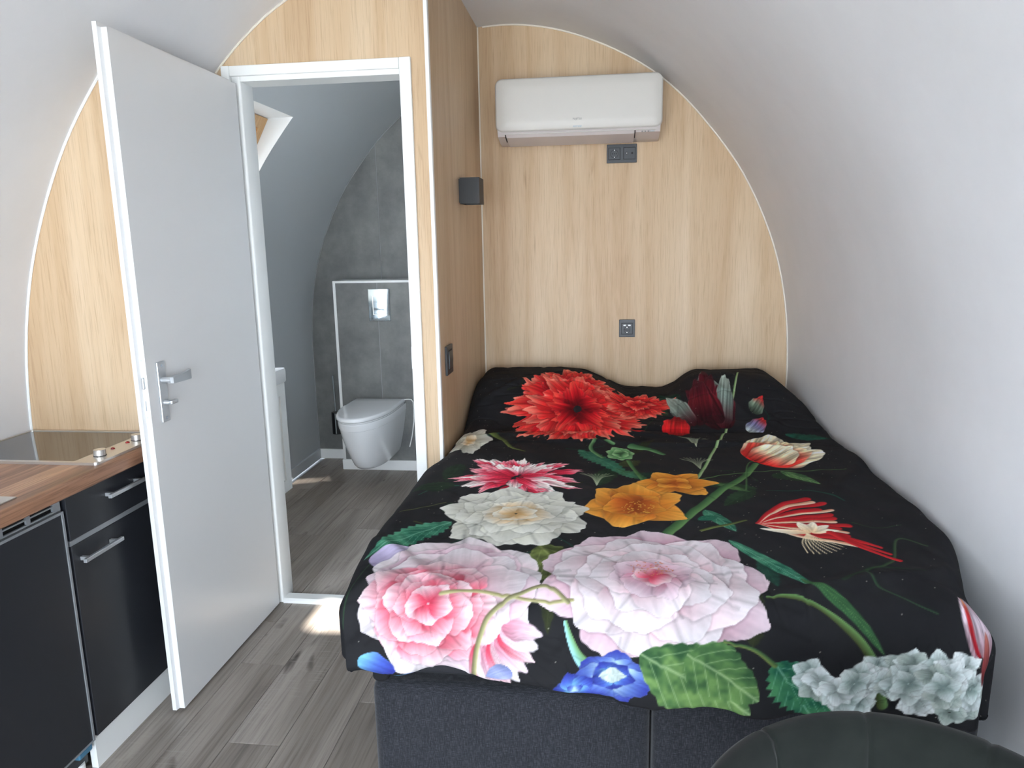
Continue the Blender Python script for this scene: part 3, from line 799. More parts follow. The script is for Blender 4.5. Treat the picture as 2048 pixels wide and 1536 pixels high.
add('button_frame', merge(box(-1.440, -1.436, YBOX - 0.0135, YBOX - 0.0095, 1.03, 1.15), box(-1.364, -1.360, YBOX - 0.0135, YBOX - 0.0095, 1.03, 1.15), box(-1.436, -1.364, YBOX - 0.0135, YBOX - 0.0095, 1.03, 1.034), box(-1.436, -1.364, YBOX - 0.0135, YBOX - 0.0095, 1.146, 1.15)), M_steel, fp)
tb = thing('toilet_brush', 'black toilet brush holder with chrome handle on the wall beside the toilet', 'toilet brush', (-1.80, YR - 0.06, 0.2))
add('holder', cyl((-1.80, YR - 0.055, 0.195), (-1.80, YR - 0.055, 0.345), 0.036, n=28, caps=True), M_leg, tb, smooth=40)
add('wall_bracket', box(-1.81, -1.79, YR - 0.022, YR - 0.0005, 0.26, 0.30), M_leg, tb)
add('handle', cyl((-1.806, YR - 0.055, 0.3455), (-1.812, YR - 0.055, 0.60), 0.0055, n=12), M_chrome, tb, smooth=True)
add('front_strip', cyl((-1.797, YR - 0.0925, 0.20), (-1.797, YR - 0.0925, 0.344), 0.005, n=12), M_chrome, tb, smooth=True)

vn = thing('bathroom_vanity', 'white wall-hung vanity cabinet with washbasin top in the bathroom', 'vanity', (-1.74, 3.09, 0.25))
VX0, VX1, VY0, VY1 = -1.935, -1.56, 2.80, 3.355
add('carcass', box(VX0, VX1 - 0.018, VY0, VY1, 0.248, 0.803), M_white, vn)
vd = add('door', merge(box(VX1 - 0.018, VX1 - 0.008, VY0 + 0.003, VY1 - 0.003, 0.25, 0.80),
    box(VX1 - 0.008, VX1, VY1 - 0.06, VY1 - 0.003, 0.25, 0.80), box(VX1 - 0.008, VX1, VY0 + 0.003, VY0 + 0.06, 0.25, 0.80),
    box(VX1 - 0.008, VX1, VY0 + 0.06, VY1 - 0.06, 0.25, 0.31), box(VX1 - 0.008, VX1, VY0 + 0.06, VY1 - 0.06, 0.74, 0.80)), M_white, vn)
add('door_knob', cyl((VX1, VY0 + 0.04, 0.62), (VX1 + 0.02, VY0 + 0.04, 0.62), 0.01, n=16), M_chrome, vd, smooth=True)
bx0, bx1, by0, by1 = VX0, VX1 + 0.012, VY0 - 0.01, VY1 + 0.012
bo, bi = rrect((bx0 + bx1) / 2, (by0 + by1) / 2, bx1 - bx0, by1 - by0, 0.02), rrect((bx0 + bx1) / 2 + 0.02, (by0 + by1) / 2, bx1 - bx0 - 0.12, by1 - by0 - 0.1, 0.05)
bb = rrect((bx0 + bx1) / 2 + 0.02, (by0 + by1) / 2, bx1 - bx0 - 0.2, by1 - by0 - 0.2, 0.05)
sh = lambda pts, s: [((p[0] - (bx0 + bx1) / 2) * s + (bx0 + bx1) / 2, (p[1] - (by0 + by1) / 2) * s + (by0 + by1) / 2) for p in pts]
add('basin', loft([(sh(bo, 0.98), 0.8035), (bo, 0.81), (bo, 0.862), (sh(bo, 0.985), 0.872), (bi, 0.872), (sh(bb, 1.1), 0.82), (bb, 0.808)]), M_ceram, vn, smooth=50)
add('tap', merge(cyl((VX0 + 0.05, 3.09, 0.872), (VX0 + 0.05, 3.09, 0.97), 0.014, n=16), cyl((VX0 + 0.05, 3.09, 0.955), (VX0 + 0.16, 3.09, 0.945), 0.010, n=14)), M_chrome, vn, smooth=40)

# ================================================================== BED
YBF = 1.53
bd = thing('box_spring_bed', 'double box-spring bed with charcoal woven bases under the floral duvet', 'bed', (0.18, 2.6, 0))
add('bed_base', box(-0.553, 0.120, YBF, YB - 0.02, 0.06, 0.405, 0.028, 4), M_denim, bd, smooth=50)
add('bed_base', box(0.126, 0.842, YBF + 0.004, YB - 0.02, 0.06, 0.405, 0.022, 4), M_denim, bd, smooth=50)
add('mattress', box(-0.548, 0.80, YBF + 0.03, YB - 0.02, 0.4055, 0.625, 0.03, 3), M_matt, bd, smooth=50)
for xx in (-0.47, 0.04, 0.2, 0.76):
    for yy in (YBF + 0.1, YB - 0.12):
        add('leg', cyl((xx, yy, 0), (xx, yy, 0.062), 0.022, 0.026, 16), M_leg, bd, smooth=40)

# ================================================================== CHAIR
CHX, CHY = 0.41, 0.765
ch = thing('tub_chair', 'dark green velvet tub chair in front of the bed', 'chair', (CHX, CHY, 0))
seams = [math.radians(a) for a in (-99, -66, -33, 0, 33, 66, 99)]
A0 = math.radians(128)
NA = 96
def ring_profile(phi):
    f = abs(phi) / A0
    zt_ = 0.722 - 0.11 * f ** 2.2
    gr = min(abs(phi - q) for q in seams)
    dip = 0.006 * math.exp(-(gr / 0.014) ** 2)
    puff = 0.003 * min(1, gr / 0.25)
    ro, ri = 0.312, 0.262
    out = []
    # from outer bottom, up the outside, over the lip, down the inside
    out += [(0.245, 0.33), (0.27, 0.42), (0.292, 0.54), (0.307 - dip * .6, 0.63), (ro - dip, zt_ - 0.035), (ro - 0.004 - dip, zt_ - 0.012), (ro - 0.014, zt_ - 0.002 - dip * .5), (ro - 0.026, zt_ - dip * .6), (ro - 0.038, zt_ - 0.006 - dip * .6)]
    out += [(ri - puff + dip, zt_ - 0.03), (ri - 0.006 - puff * 1.5 + dip, zt_ - 0.08), (ri - 0.02 - puff * 1.5 + dip, 0.56), (ri - 0.035 - puff + dip, 0.46), (0.215, 0.36)]
    return out
vs, fs = [], []
phis = sorted(set([-A0 + 2 * A0 * k / NA for k in range(NA + 1)] + [q + e for q in seams for e in (-0.03, -0.012, 0, 0.012, 0.03)]))
for phi in phis:
    e = 1 - max(0, (abs(phi) / A0 - 0.93) / 0.07) ** 2 * 0.35
    pr_ = ring_profile(phi)
    rm = 0.28
    for r, z in pr_:
        rr = rm + (r - rm) * e
        vs.append((CHX + rr * math.sin(phi), CHY + rr * math.cos(phi), z if z < 0.5 else 0.5 + (z - 0.5) * (0.6 + 0.4 * e)))
n = len(pr_)
for i in range(len(phis) - 1):
    for k in range(n):
        j = (k + 1) % n; fs.append([i * n + k, i * n + j, (i + 1) * n + j, (i + 1) * n + k])
fs.append(list(range(n))); fs.append([(len(phis) - 1) * n + k for k in range(n)])
add('backrest', (vs, fs), M_velvet, ch, smooth='full', label='wrap-around velvet backrest with vertical seams')
def disc(cx, cy, prof_, nseg=48, sq=1.0):
    vs, fs = [], []
    for r, z in prof_:
        for k in range(nseg):
            a = 2 * math.pi * k / nseg
            vs.append((cx + r * math.cos(a), cy + r * math.sin(a) * sq, z))
    for i in range(len(prof_) - 1):
        for k in range(nseg):
            j = (k + 1) % nseg; fs.append([i * nseg + k, i * nseg + j, (i + 1) * nseg + j, (i + 1) * nseg + k])
    fs.append(list(range(nseg))); fs.append([(len(prof_) - 1) * nseg + k for k in range(nseg)])
    return vs, fs
add('seat', disc(CHX, CHY - 0.03, [(0.18, 0.33), (0.205, 0.345), (0.212, 0.39), (0.21, 0.43), (0.19, 0.452), (0.12, 0.462), (0.02, 0.465)]), M_velvet, ch, smooth='full')
add('seat_frame', disc(CHX, CHY, [(0.17, 0.30), (0.2, 0.305), (0.2, 0.329), (0.17, 0.3295)]), M_leg, ch)
for sx in (-1, 1):
    for sy in (-1, 1):
        add('leg', tube([(CHX + sx * 0.13, CHY + sy * 0.13, 0.31), (CHX + sx * 0.2, CHY + sy * 0.2, 0.0)], [0.013, 0.009], 12), M_leg, ch, smooth=40)

# ================================================================== DUVET
#@DUVET_BEGIN
def smooth01(t):
    t = np.clip(t, 0, 1); return t * t * (3 - 2 * t)
def vnoise(x, y, seed):
    rs = np.random.RandomState(seed); g = rs.rand(64, 64)
    xi = np.floor(x).astype(int); yi = np.floor(y).astype(int)
    fx = x - xi; fy = y - yi
    fx = fx * fx * (3 - 2 * fx); fy = fy * fy * (3 - 2 * fy)
    a = g[yi % 64, xi % 64]; b = g[yi % 64, (xi + 1) % 64]; c = g[(yi + 1) % 64, xi % 64]; d = g[(yi + 1) % 64, (xi + 1) % 64]
    return (a * (1 - fx) + b * fx) * (1 - fy) + (c * (1 - fx) + d * fx) * fy - 0.5
DU0, DU1, DV0, DV1 = -0.90, 1.14, 1.20, 3.712
def edge(s, r):
    """arc length s past the flat top -> (sideways offset, drop)"""
    q = np.clip(s, 0, r * math.pi / 2)
    off = r * np.sin(q / r); drop = r * (1 - np.cos(q / r))
    e = np.clip(s - r * math.pi / 2, 0, None)
    return off, drop + e
def duvet_surface(U, V):
    xlo = -0.632 + 0.034 * smooth01((V - 2.35) / 0.25) + 0.022 * smooth01((1.72 - V) / 0.25)
    xro = 0.836 + 0.090 * smooth01((V - 1.56) / 0.40)
    rl = 0.075; rr = 0.05 + 0.05 * smooth01((1.95 - V) / 0.4)
    yfo = 1.468; rf = 0.10
    sl = (xlo + rl) - U; sr = U - (xro - rr); sf = (yfo + rf) - V
    # hem lengths
    hem_f = 0.157 + 0.080 + 0.062 * smooth01((U + 0.45) / 0.9) + 0.012 * np.sin(U * 9 + 1) + 0.006 * np.sin(U * 23)
    def curl(s, hem):
        """past the hem the cloth rolls back under"""
        e = np.clip(s - hem, 0, None); r = 0.02
        a = np.clip(e / r, 0, math.pi)
        return np.minimum(s, hem), r * (1 - np.cos(a)), r * np.sin(a)
    s1, in_f, dn_f = curl(sf, hem_f)
    of, dfp = edge(s1, rf)
    hem_l = 0.118 + 0.10 + 0 * U
    s2, in_l, dn_l = curl(sl, hem_l)
    ol, dl = edge(s2, rl)
    orr, drr = edge(np.minimum(sr, 0.30), rr)
    x = np.where(sl > 0, xlo + rl - ol + in_l, np.where(sr > 0, xro - rr + orr, U))
    y = np.where(sf > 0, yfo + rf - of + in_f, V)
    dfp = dfp + dn_f; dl = dl + dn_l
    p = 3.0
    drop = (np.abs(dfp) ** p + np.abs(dl) ** p + np.abs(drr) ** p) ** (1 / p)
    # rounded vertical corners: pull the hanging corner in
    cl = np.clip((dfp - 0.02) / 0.1, 0, 1) * np.clip((dl - 0.02) / 0.1, 0, 1)
    cr = np.clip((dfp - 0.02) / 0.1, 0, 1) * np.clip((drr - 0.02) / 0.1, 0, 1)
    x = x + 0.07 * cl - 0.05 * cr; y = y + 0.05 * cl + 0.05 * cr
    # height field
    top = 0.688 - 0.02 * smooth01((1.95 - V) / 0.5)
    A = 0.150 * np.exp(-np.clip(np.abs(U + 0.36) - 0.22, 0, None) ** 2 / 0.060) + 0.150 * np.exp(-np.clip(np.abs(U - 0.61) - 0.13, 0, None) ** 2 / 0.022)
    A = np.clip(A, 0.048, 0.153)
    rise = smooth01((V - (2.93 + 0.03 * np.sin(U * 5))) / 0.46)
    fall = 1 - 0.35 * smooth01((V - 3.56) / 0.15) ** 1.5
    hump = A * rise * fall
    crease = -0.016 * np.exp(-((V - 2.925 - 0.018 * np.sin(U * 4 + 1)) / 0.028) ** 2) * smooth01((0.62 - np.abs(U - 0.1)) / 0.25)
    flat = smooth01((3.2 - V) / 0.3)
    wr = 0.012 * vnoise(U * 5 + 7, V * 5, 1) + 0.007 * vnoise(U * 11 + V * 4, V * 9, 2) + 0.0035 * vnoise(U * 30 + V * 12, V * 16 - U * 8, 3)
    r1 = np.abs(vnoise(U * 6 + V * 2 + 3, V * 15, 4)); wr = wr - 0.004 * np.exp(-(r1 / 0.06) ** 2) * smooth01((V - 2.55) / 0.2)
    r2 = np.abs(vnoise(U * 12, V * 5 + U * 3, 5)); wr = wr - 0.003 * np.exp(-(r2 / 0.07) ** 2) * smooth01((1.85 - V) / 0.3)
    for fu, fv, fa, fl, fs_ in ((-0.30, 2.80, 0.25, 0.5, 0.022), (0.35, 2.78, -0.2, 0.45, 0.02), (0.80, 2.35, 1.25, 0.45, 0.03), (0.62, 1.62, 0.5, 0.35, 0.025), (-0.45, 1.62, -0.6, 0.3, 0.022), (0.05, 2.72, 0.05, 0.4, 0.018), (-0.40, 3.25, 0.9, 0.25, 0.02), (0.55, 3.2, 2.2, 0.25, 0.02)):
        al = (U - fu) * math.cos(fa) + (V - fv) * math.sin(fa); ac_ = -(U - fu) * math.sin(fa) + (V - fv) * math.cos(fa)
        ac_ = ac_ + 0.03 * np.sin(al * 7)
        wr = wr + 0.009 * np.exp(-(ac_ / fs_) ** 2) * np.exp(-(al / fl) ** 4)
    z = top + hump + crease + wr - drop
    hang = np.clip(dfp / 0.15, 0, 1)
    y = y + hang * (0.012 * vnoise(U * 9, V * 3 + 2, 6) + 0.006 * np.sin(U * 31 + 3 * vnoise(U * 4, V, 7)))
    # the cloth lies against the partition and the vault
    x = np.where(V > 2.6, np.maximum(x, -0.6015), x)
    x = np.minimum(x, 0.928)
    return x, y, z
#@DUVET_END
NU, NV = 760, 940
uu = np.linspace(DU0, DU1, NU); vv = np.linspace(DV0, DV1, NV)
UU, VV = np.meshgrid(uu, vv)
PX, PY, PZ = duvet_surface(UU, VV)
#@PRINT
CC = np.empty((NV, NU, 3)); CC[:] = (0.122, 0.122, 0.132)
CC += 0.02 * vnoise(UU * 14, VV * 14, 21)[..., None]
hu, hv = uu[1] - uu[0], vv[1] - vv[0]
prs = np.random.RandomState(11)
def hexc(*c): return np.array(c, float) / 255
def window(u0, u1, v0, v1):
    i0 = max(0, int((u0 - DU0) / hu)); i1 = min(NU, int((u1 - DU0) / hu) + 2)
    j0 = max(0, int((v0 - DV0) / hv)); j1 = min(NV, int((v1 - DV0) / hv) + 2)
    return slice(j0, j1), slice(i0, i1)
def blend(S, m, col):
    CC[S] = CC[S] * (1 - m[..., None]) + col * m[..., None]
def petal(c, sc, a, b, L, Wd, cols, seed, ruff=0.06, streak=0.12, pw=0.7, rot=0.0, shade=0.14, sharp=0.7):
    """one printed petal; c flower centre, sc (su, sv) flower size, a direction, b start radius (in flower radii)"""
    R = (b + L + Wd) * 1.1
    S = window(c[0] - R * sc[0], c[0] + R * sc[0], c[1] - R * sc[1], c[1] + R * sc[1])
    if S[0].stop - S[0].start < 2 or S[1].stop - S[1].start < 2: return
    p = (UU[S] - c[0]) / sc[0]; q = (VV[S] - c[1]) / sc[1]
    ca, sa = math.cos(a), math.sin(a)
    p = p - b * ca; q = q - b * sa
    a2 = a + rot; ca, sa = math.cos(a2), math.sin(a2)
    t = (p * ca + q * sa) / L; s = (-p * sa + q * ca) / Wd
    rs = np.random.RandomState(seed)
    ph = rs.rand(4) * 6.28
    wob = np.sin(s * 3.1 + ph[0]) * 0.5 + np.sin(s * 7.3 + ph[1]) * 0.35 + np.sin(s * 15 + ph[2]) * 0.22
    tt = np.clip(t / (1 + ruff * wob), 0, 1)
    w = np.sin(np.pi * tt ** pw) ** sharp * (1 + 0.5 * ruff * np.sin(t * 17 + ph[3]))
    inside = (t > -0.02) & (t < 1.6)
    aa = 1.2 * hu / (sc[0] * Wd)
    d = np.where(inside, w - np.abs(s), -1)
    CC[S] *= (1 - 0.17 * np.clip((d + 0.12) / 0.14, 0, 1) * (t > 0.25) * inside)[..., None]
    m = np.clip(d / aa + 0.5, 0, 1) * (w > 0.02)
    k1 = smooth01(tt * 1.7)[..., None]; k2 = smooth01((tt - 0.45) * 1.9)[..., None]
    col = cols[0] * (1 - k1) + cols[1] * k1; col = col * (1 - k2) + cols[2] * k2
    st = vnoise(s * 7 + seed * 1.7, tt * 1.8 + seed, 31) + 0.6 * vnoise(s * 19 + seed, tt * 3, 32)
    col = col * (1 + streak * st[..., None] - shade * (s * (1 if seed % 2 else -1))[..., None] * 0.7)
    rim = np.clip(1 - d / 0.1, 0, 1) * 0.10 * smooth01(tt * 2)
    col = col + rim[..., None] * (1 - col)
    blend(S, m, np.clip(col, 0, 1))
_sd = [100]
def nxt():
    _sd[0] += 1; return _sd[0]
def rosette(c, sc, rings, turn=0.0, ruff=0.06, streak=0.12, jit=0.15, rot=0.0, pw=0.7):
    for n, b, L, Wd, cols in rings:
        off = prs.rand() * 6.28
        order = prs.permutation(n)
        for k in order:
            a = off + 2 * math.pi * k / n + jit * (prs.rand() - 0.5) * 2
            g_ = 1 + 0.16 * (prs.rand() - 0.5)
            tint = 1 + 0.08 * (prs.rand() - 0.5)
            petal(c, sc, a, b, L * g_, Wd * (1 + 0.2 * (prs.rand() - 0.5)), [np.clip(q * tint, 0, 1) for q in cols], nxt(), ruff, streak, pw, rot * (prs.rand() * 0.6 + 0.7))
def leaf(p0, p1, wd, cols, jag=0.12, veins=7):
    p0 = np.array(p0); p1 = np.array(p1); L = np.linalg.norm(p1 - p0); e = (p1 - p0) / L
    R = L + wd
    S = window(min(p0[0], p1[0]) - wd * 1.3, max(p0[0], p1[0]) + wd * 1.3, min(p0[1], p1[1]) - wd * 1.3, max(p0[1], p1[1]) + wd * 1.3)
    if S[0].stop - S[0].start < 2 or S[1].stop - S[1].start < 2: return
    p = UU[S] - p0[0]; q = VV[S] - p0[1]
    t = (p * e[0] + q * e[1]) / L; s = (-p * e[1] + q * e[0]) / wd
    sd = nxt()
    t2 = np.clip(t, 0, 1)
    saw = np.abs(((t2 * veins * 1.5) % 1) - 0.5) * 2
    w = np.sin(np.pi * t2 ** 0.8) ** 0.8 * (1 - jag * saw) * (1 + 0.25 * vnoise(t2 * 5 + sd, 0 * t2 + (s > 0) * 9, 41))
    d = w - np.abs(s)
    m = np.clip(d / (1.3 * hu / wd) + 0.5, 0, 1) * ((t > 0) & (t < 1))
    nz = vnoise(UU[S] * 40, VV[S] * 40, 42) + vnoise(UU[S] * 90, VV[S] * 90, 43) * 0.6
    k = np.clip(0.5 + nz * 0.9 - 0.25 * s, 0, 1)[..., None]
    col = cols[0] * (1 - k) + cols[1] * k
    vline = np.abs((((t2 - np.abs(s) * 0.35) * veins) % 1) - 0.5)
    vm = np.clip(1 - vline / 0.11, 0, 1) * 0.4 * (np.abs(s) < w)
    mid = np.clip(1 - np.abs(s) / 0.07, 0, 1) * 0.6
    vm = np.maximum(vm, mid)[..., None]
    col = col * (1 - vm) + cols[2] * vm
    blend(S, m, np.clip(col, 0, 1))
def stem(pts, w0, w1, c0, c1, alpha=1.0):
    pts = np.array(pts, float)
    # Catmull-Rom resampling
    P = np.vstack([2 * pts[0] - pts[1], pts, 2 * pts[-1] - pts[-2]]); out = []
    for i in range(1, len(P) - 2):
        for t in np.linspace(0, 1, 14, endpoint=False):
            out.append(0.5 * ((2 * P[i]) + (-P[i - 1] + P[i + 1]) * t + (2 * P[i - 1] - 5 * P[i] + 4 * P[i + 1] - P[i + 2]) * t * t + (-P[i - 1] + 3 * P[i] - 3 * P[i + 1] + P[i + 2]) * t ** 3))
    out.append(P[-2]); out = np.array(out); n = len(out)
    mw = max(w0, w1) + 0.006
    S = window(out[:, 0].min() - mw, out[:, 0].max() + mw, out[:, 1].min() - mw, out[:, 1].max() + mw)
    if S[0].stop - S[0].start < 2 or S[1].stop - S[1].start < 2: return
    best = np.full(UU[S].shape, 9.0); side = np.zeros(UU[S].shape); tt = np.zeros(UU[S].shape)
    for i in range(n - 1):
        a, b = out[i], out[i + 1]; e = b - a; l2 = e @ e + 1e-12
        k = np.clip(((UU[S] - a[0]) * e[0] + (VV[S] - a[1]) * e[1]) / l2, 0, 1)
        du = UU[S] - a[0] - k * e[0]; dv = VV[S] - a[1] - k * e[1]
        dd = np.hypot(du, dv); w_ = w0 + (w1 - w0) * (i + k) / (n - 1)
        r_ = dd / w_; u_ = r_ < best
        best = np.where(u_, r_, best); side = np.where(u_, (du * e[1] - dv * e[0]) / (math.sqrt(l2) * w_), side); tt = np.where(u_, (i + k) / (n - 1), tt)
    m = np.clip((1 - best) * max(w0, w1) / (1.2 * hu) + 0.5, 0, 1) * (best < 1.6) * alpha
    kk = (0.5 + 0.5 * np.clip(side, -1, 1))[..., None]
    blend(S, m, c0 * (1 - kk) + c1 * kk)
G1, G2, G3 = hexc(44, 78, 48), hexc(98, 138, 82), hexc(176, 196, 150)
T1, T2, T3 = hexc(28, 84, 66), hexc(78, 142, 112), hexc(150, 194, 170)
O1, O2, O3 = hexc(58, 66, 34), hexc(112, 124, 66), hexc(160, 168, 104)
PK = [hexc(206, 66, 90), hexc(226, 150, 164), hexc(236, 208, 214)]
PK2 = [hexc(190, 46, 68), hexc(218, 110, 128), hexc(232, 180, 190)]
PKW = [hexc(216, 168, 180), hexc(228, 206, 212), hexc(234, 226, 230)]
PKM = [hexc(190, 120, 140), hexc(214, 176, 190), hexc(228, 206, 216)]
WH = [hexc(186, 178, 154), hexc(216, 216, 202), hexc(232, 232, 222)]
WHC = [hexc(206, 164, 110), hexc(236, 216, 182), hexc(242, 240, 228)]
RD = [hexc(96, 8, 16), hexc(196, 24, 34), hexc(232, 74, 62)]
RD2 = [hexc(150, 14, 24), hexc(222, 44, 44), hexc(240, 130, 110)]
CR = [hexc(160, 18, 44), hexc(206, 44, 72), hexc(236, 160, 170)]
CRW = [hexc(190, 60, 84), hexc(232, 200, 200), hexc(244, 236, 230)]
ORG = [hexc(150, 72, 24), hexc(206, 128, 44), hexc(224, 158, 66)]
for _pal in (PK, PK2, PKW, PKM, WH, WHC):
    for _i in range(3): _pal[_i] = _pal[_i] * 0.90
# foliage and stems first
for k in range(46):       # dim background foliage of the print
    pu, pv = -0.55 + 1.35 * prs.rand(), 1.35 + 1.9 * prs.rand()
    aa_ = prs.rand() * 6.28; ln_ = 0.07 + 0.12 * prs.rand(); dk = 0.32 + 0.28 * prs.rand()
    gg = (G1, O1, T1)[prs.randint(3)]
    if k % 2: leaf((pu, pv), (pu + ln_ * math.cos(aa_), pv + ln_ * 1.3 * math.sin(aa_)), 0.02 + 0.03 * prs.rand(), (gg * dk + 0.04, gg * dk * 1.5 + 0.04, gg * dk * 1.9 + 0.03), 0.2, 6)
    else: stem([(pu, pv), (pu + 0.6 * ln_ * math.cos(aa_), pv + 0.6 * ln_ * math.sin(aa_)), (pu + 1.3 * ln_ * math.cos(aa_ + .5), pv + 1.3 * ln_ * math.sin(aa_ + .5))], 0.004, 0.002, gg * dk * 1.4 + 0.03, gg * dk * 1.9 + 0.03, 0.8)
leaf((-0.415, 1.885), (-0.60, 1.66), 0.05, (T1, T2, T3), 0.25, 8)
leaf((-0.155, 1.74), (0.01, 1.46), 0.085, (O1, O2, O3), 0.2, 9)
leaf((-0.05, 1.70), (-0.02, 1.49), 0.07, (G1, G2, O3), 0.2, 8)
leaf((0.33, 1.80), (0.50, 1.56), 0.022, (T1, T2, T3), 0.05, 5)
leaf((0.46, 1.62), (0.60, 1.42), 0.016, (G1, G1 * 1.2, G2), 0.05, 5)
leaf((-0.08, 2.62), (0.10, 2.33), 0.045, (T1, T2 * 0.8, T2), 0.3, 8)
leaf((0.05, 2.40), (0.16, 2.28), 0.03, (G1, T2 * 0.8, T2), 0.3, 6)
leaf((0.60, 2.40), (0.69, 2.27), 0.035, (G1, G2, G3), 0.05, 5)
leaf((0.30, 2.02), (0.36, 1.86), 0.03, (T1, T2, T3), 0.03, 4)
leaf((0.36, 2.26), (0.46, 2.18), 0.022, (G1 * .8, G2 * .8, G2), 0.05, 4)
leaf((0.27, 1.93), (0.33, 1.97), 0.02, (T1, T1 * 1.2, T2), 0.05, 4)
stem([(0.15, 1.78), (0.24, 1.95), (0.36, 2.17), (0.46, 2.32), (0.535, 2.48)], 0.016, 0.011, G1, G2)
stem([(0.30, 2.26), (0.36, 2.45), (0.46, 2.78), (0.55, 3.08), (0.637, 3.42)], 0.006, 0.004, G2, G3)
stem([(0.37, 1.535), (0.45, 1.53), (0.53, 1.47), (0.58, 1.40), (0.605, 1.30)], 0.004, 0.012, G2, O1)
stem([(0.40, 1.95), (0.34, 1.90), (0.27, 1.86)], 0.005, 0.006, O2, O1)
stem([(0.30, 2.28), (0.42, 2.36), (0.56, 2.40), (0.70, 2.42), (0.82, 2.44)], 0.003, 0.002, G2, G2, 0.8)
stem([(0.45, 2.20), (0.52, 2.50), (0.62, 2.46)], 0.003, 0.002, G2, G1, 0.8)
stem([(0.62, 1.66), (0.70, 1.72), (0.76, 1.85), (0.82, 1.82)], 0.004, 0.003, G1 * .8, G2 * .8, 0.7)
stem([(0.55, 1.60), (0.66, 1.68), (0.75, 1.66)], 0.006, 0.002, G1 * .7, G1 * .8, 0.6)
stem([(-0.60, 1.42), (-0.585, 1.55), (-0.555, 1.66)], 0.003, 0.002, G1, G1, 0.7)
stem([(-0.46, 2.02), (-0.52, 1.98), (-0.58, 1.94)], 0.002, 0.002, O2, O2, 0.7)
stem([(-0.44, 2.80), (-0.38, 2.72), (-0.33, 2.62), (-0.28, 2.58)], 0.012, 0.005, O1, O2)
for k in range(12):       # lacy umbels
    for cu, cv in ((-0.01, 2.32), (0.36, 2.79), (0.34, 2.52)):
        a = math.pi * (0.12 + 0.76 * k / 11)
        stem([(cu, cv - 0.10), (cu + 0.02 * math.cos(a), cv - 0.02), (cu + 0.06 * math.cos(a), cv + 0.03 * math.sin(a) + 0.02 * (prs.rand() - 0.5))], 0.0011, 0.0024, G3, hexc(190, 194, 170), 0.5)
# pillows: red poppy and dark parrot tulip
rosette((-0.10, 3.10), (0.30, 0.36), [(17, 0.42, 0.62, 0.20, RD2), (15, 0.3, 0.6, 0.2, RD), (14, 0.2, 0.55, 0.2, RD2), (10, 0.06, 0.4, 0.16, RD)], ruff=0.28, streak=0.35)
rosette((0.17, 3.26), (0.17, 0.17), [(11, 0.3, 0.7, 0.26, RD2), (9, 0.12, 0.6, 0.24, RD), (6, 0.0, 0.4, 0.2, RD2)], ruff=0.28, streak=0.35)
for du in np.linspace(-0.3, 0.12, 9):
    petal((du, 2.90), (0.1, 0.1), 0.1 + prs.rand() * 0.5, 0, 0.9, 0.24, [hexc(150, 20, 26), hexc(206, 40, 40), hexc(226, 110, 90)], nxt(), 0.25, 0.4)
DK = [hexc(40, 10, 18), hexc(92, 20, 28), hexc(66, 20, 30)]
DKG = [hexc(60, 16, 24), hexc(110, 126, 118), hexc(150, 164, 156)]
for k in range(16):
    petal((0.47 + 0.15 * (prs.rand() - 0.5), 2.93 + 0.10 * prs.rand()), (0.2, 0.34), 1.1 + 1.1 * prs.rand(), 0.1, 0.8 + 0.4 * prs.rand(), 0.2, DKG if k % 3 == 1 else DK, nxt(), 0.1, 0.5)
petal((0.30, 2.86), (0.14, 0.3), 1.3, 0, 0.9, 0.4, [hexc(150, 16, 22), hexc(204, 34, 36), hexc(120, 14, 20)], nxt(), 0.12, 0.4)
petal((0.60, 2.92), (0.12, 0.2), 0.7, 0, 0.9, 0.3, [hexc(176, 190, 190), hexc(110, 110, 150), hexc(190, 40, 40)], nxt(), 0.1, 0.5)
petal((0.64, 3.08), (0.12, 0.2), 0.8, 0, 0.7, 0.24, [hexc(50, 60, 50), hexc(120, 140, 120), hexc(190, 40, 40)], nxt(), 0.1, 0.5)
# flamed tulip
TU = [hexc(214, 40, 36), hexc(230, 214, 176), hexc(236, 228, 200)]
TU2 = [hexc(206, 36, 34), hexc(216, 60, 50), hexc(232, 210, 170)]
for k, (a, b_) in enumerate(((0.75, 0), (1.25, 0), (0.45, 0), (1.0, 1), (0.6, 1), (1.15, 1), (0.82, 0))):
    petal((0.545, 2.50), (0.26, 0.36), a * 0.92 - 0.05, 0.0, 1.18 - 0.06 * k, 0.30, TU if b_ == 0 else TU2, nxt(), 0.07, 0.75, 0.75)
# carnation
for k in range(64):
    a = prs.rand() * 6.28; b_ = 0.55 * math.sqrt(prs.rand()) * (1 - k / 64) + 0.02
    petal((-0.28, 2.29), (0.24, 0.25), a, b_, 0.42 + 0.12 * prs.rand(), 0.085 + 0.04 * prs.rand(), (CR, CRW, CR)[k % 3], nxt(), 0.2, 0.5, 0.9)
# small pale flower by the partition
rosette((-0.515, 2.72), (0.085, 0.19), [(5, 0.1, 0.95, 0.42, WH), (3, 0.0, 0.4, 0.25, WHC)], ruff=0.1)
# seed head
rosette((0.075, 2.58), (0.055, 0.085), [(7, 0.1, 0.9, 0.45, [G1, hexc(92, 146, 92), hexc(140, 180, 130)]), (5, 0, 0.6, 0.4, [G1, hexc(110, 158, 104), hexc(150, 190, 140)])], ruff=0.04)
stem([(0.05, 2.70), (-0.01, 2.74), (-0.035, 2.64), (0.01, 2.52)], 0.007, 0.008, G1, hexc(120, 164, 110))
stem([(0.12, 2.68), (0.18, 2.65), (0.23, 2.58)], 0.018, 0.008, G1, hexc(110, 158, 104))
stem([(0.10, 2.50), (0.12, 2.38), (0.14, 2.28)], 0.008, 0.007, G1, G2)
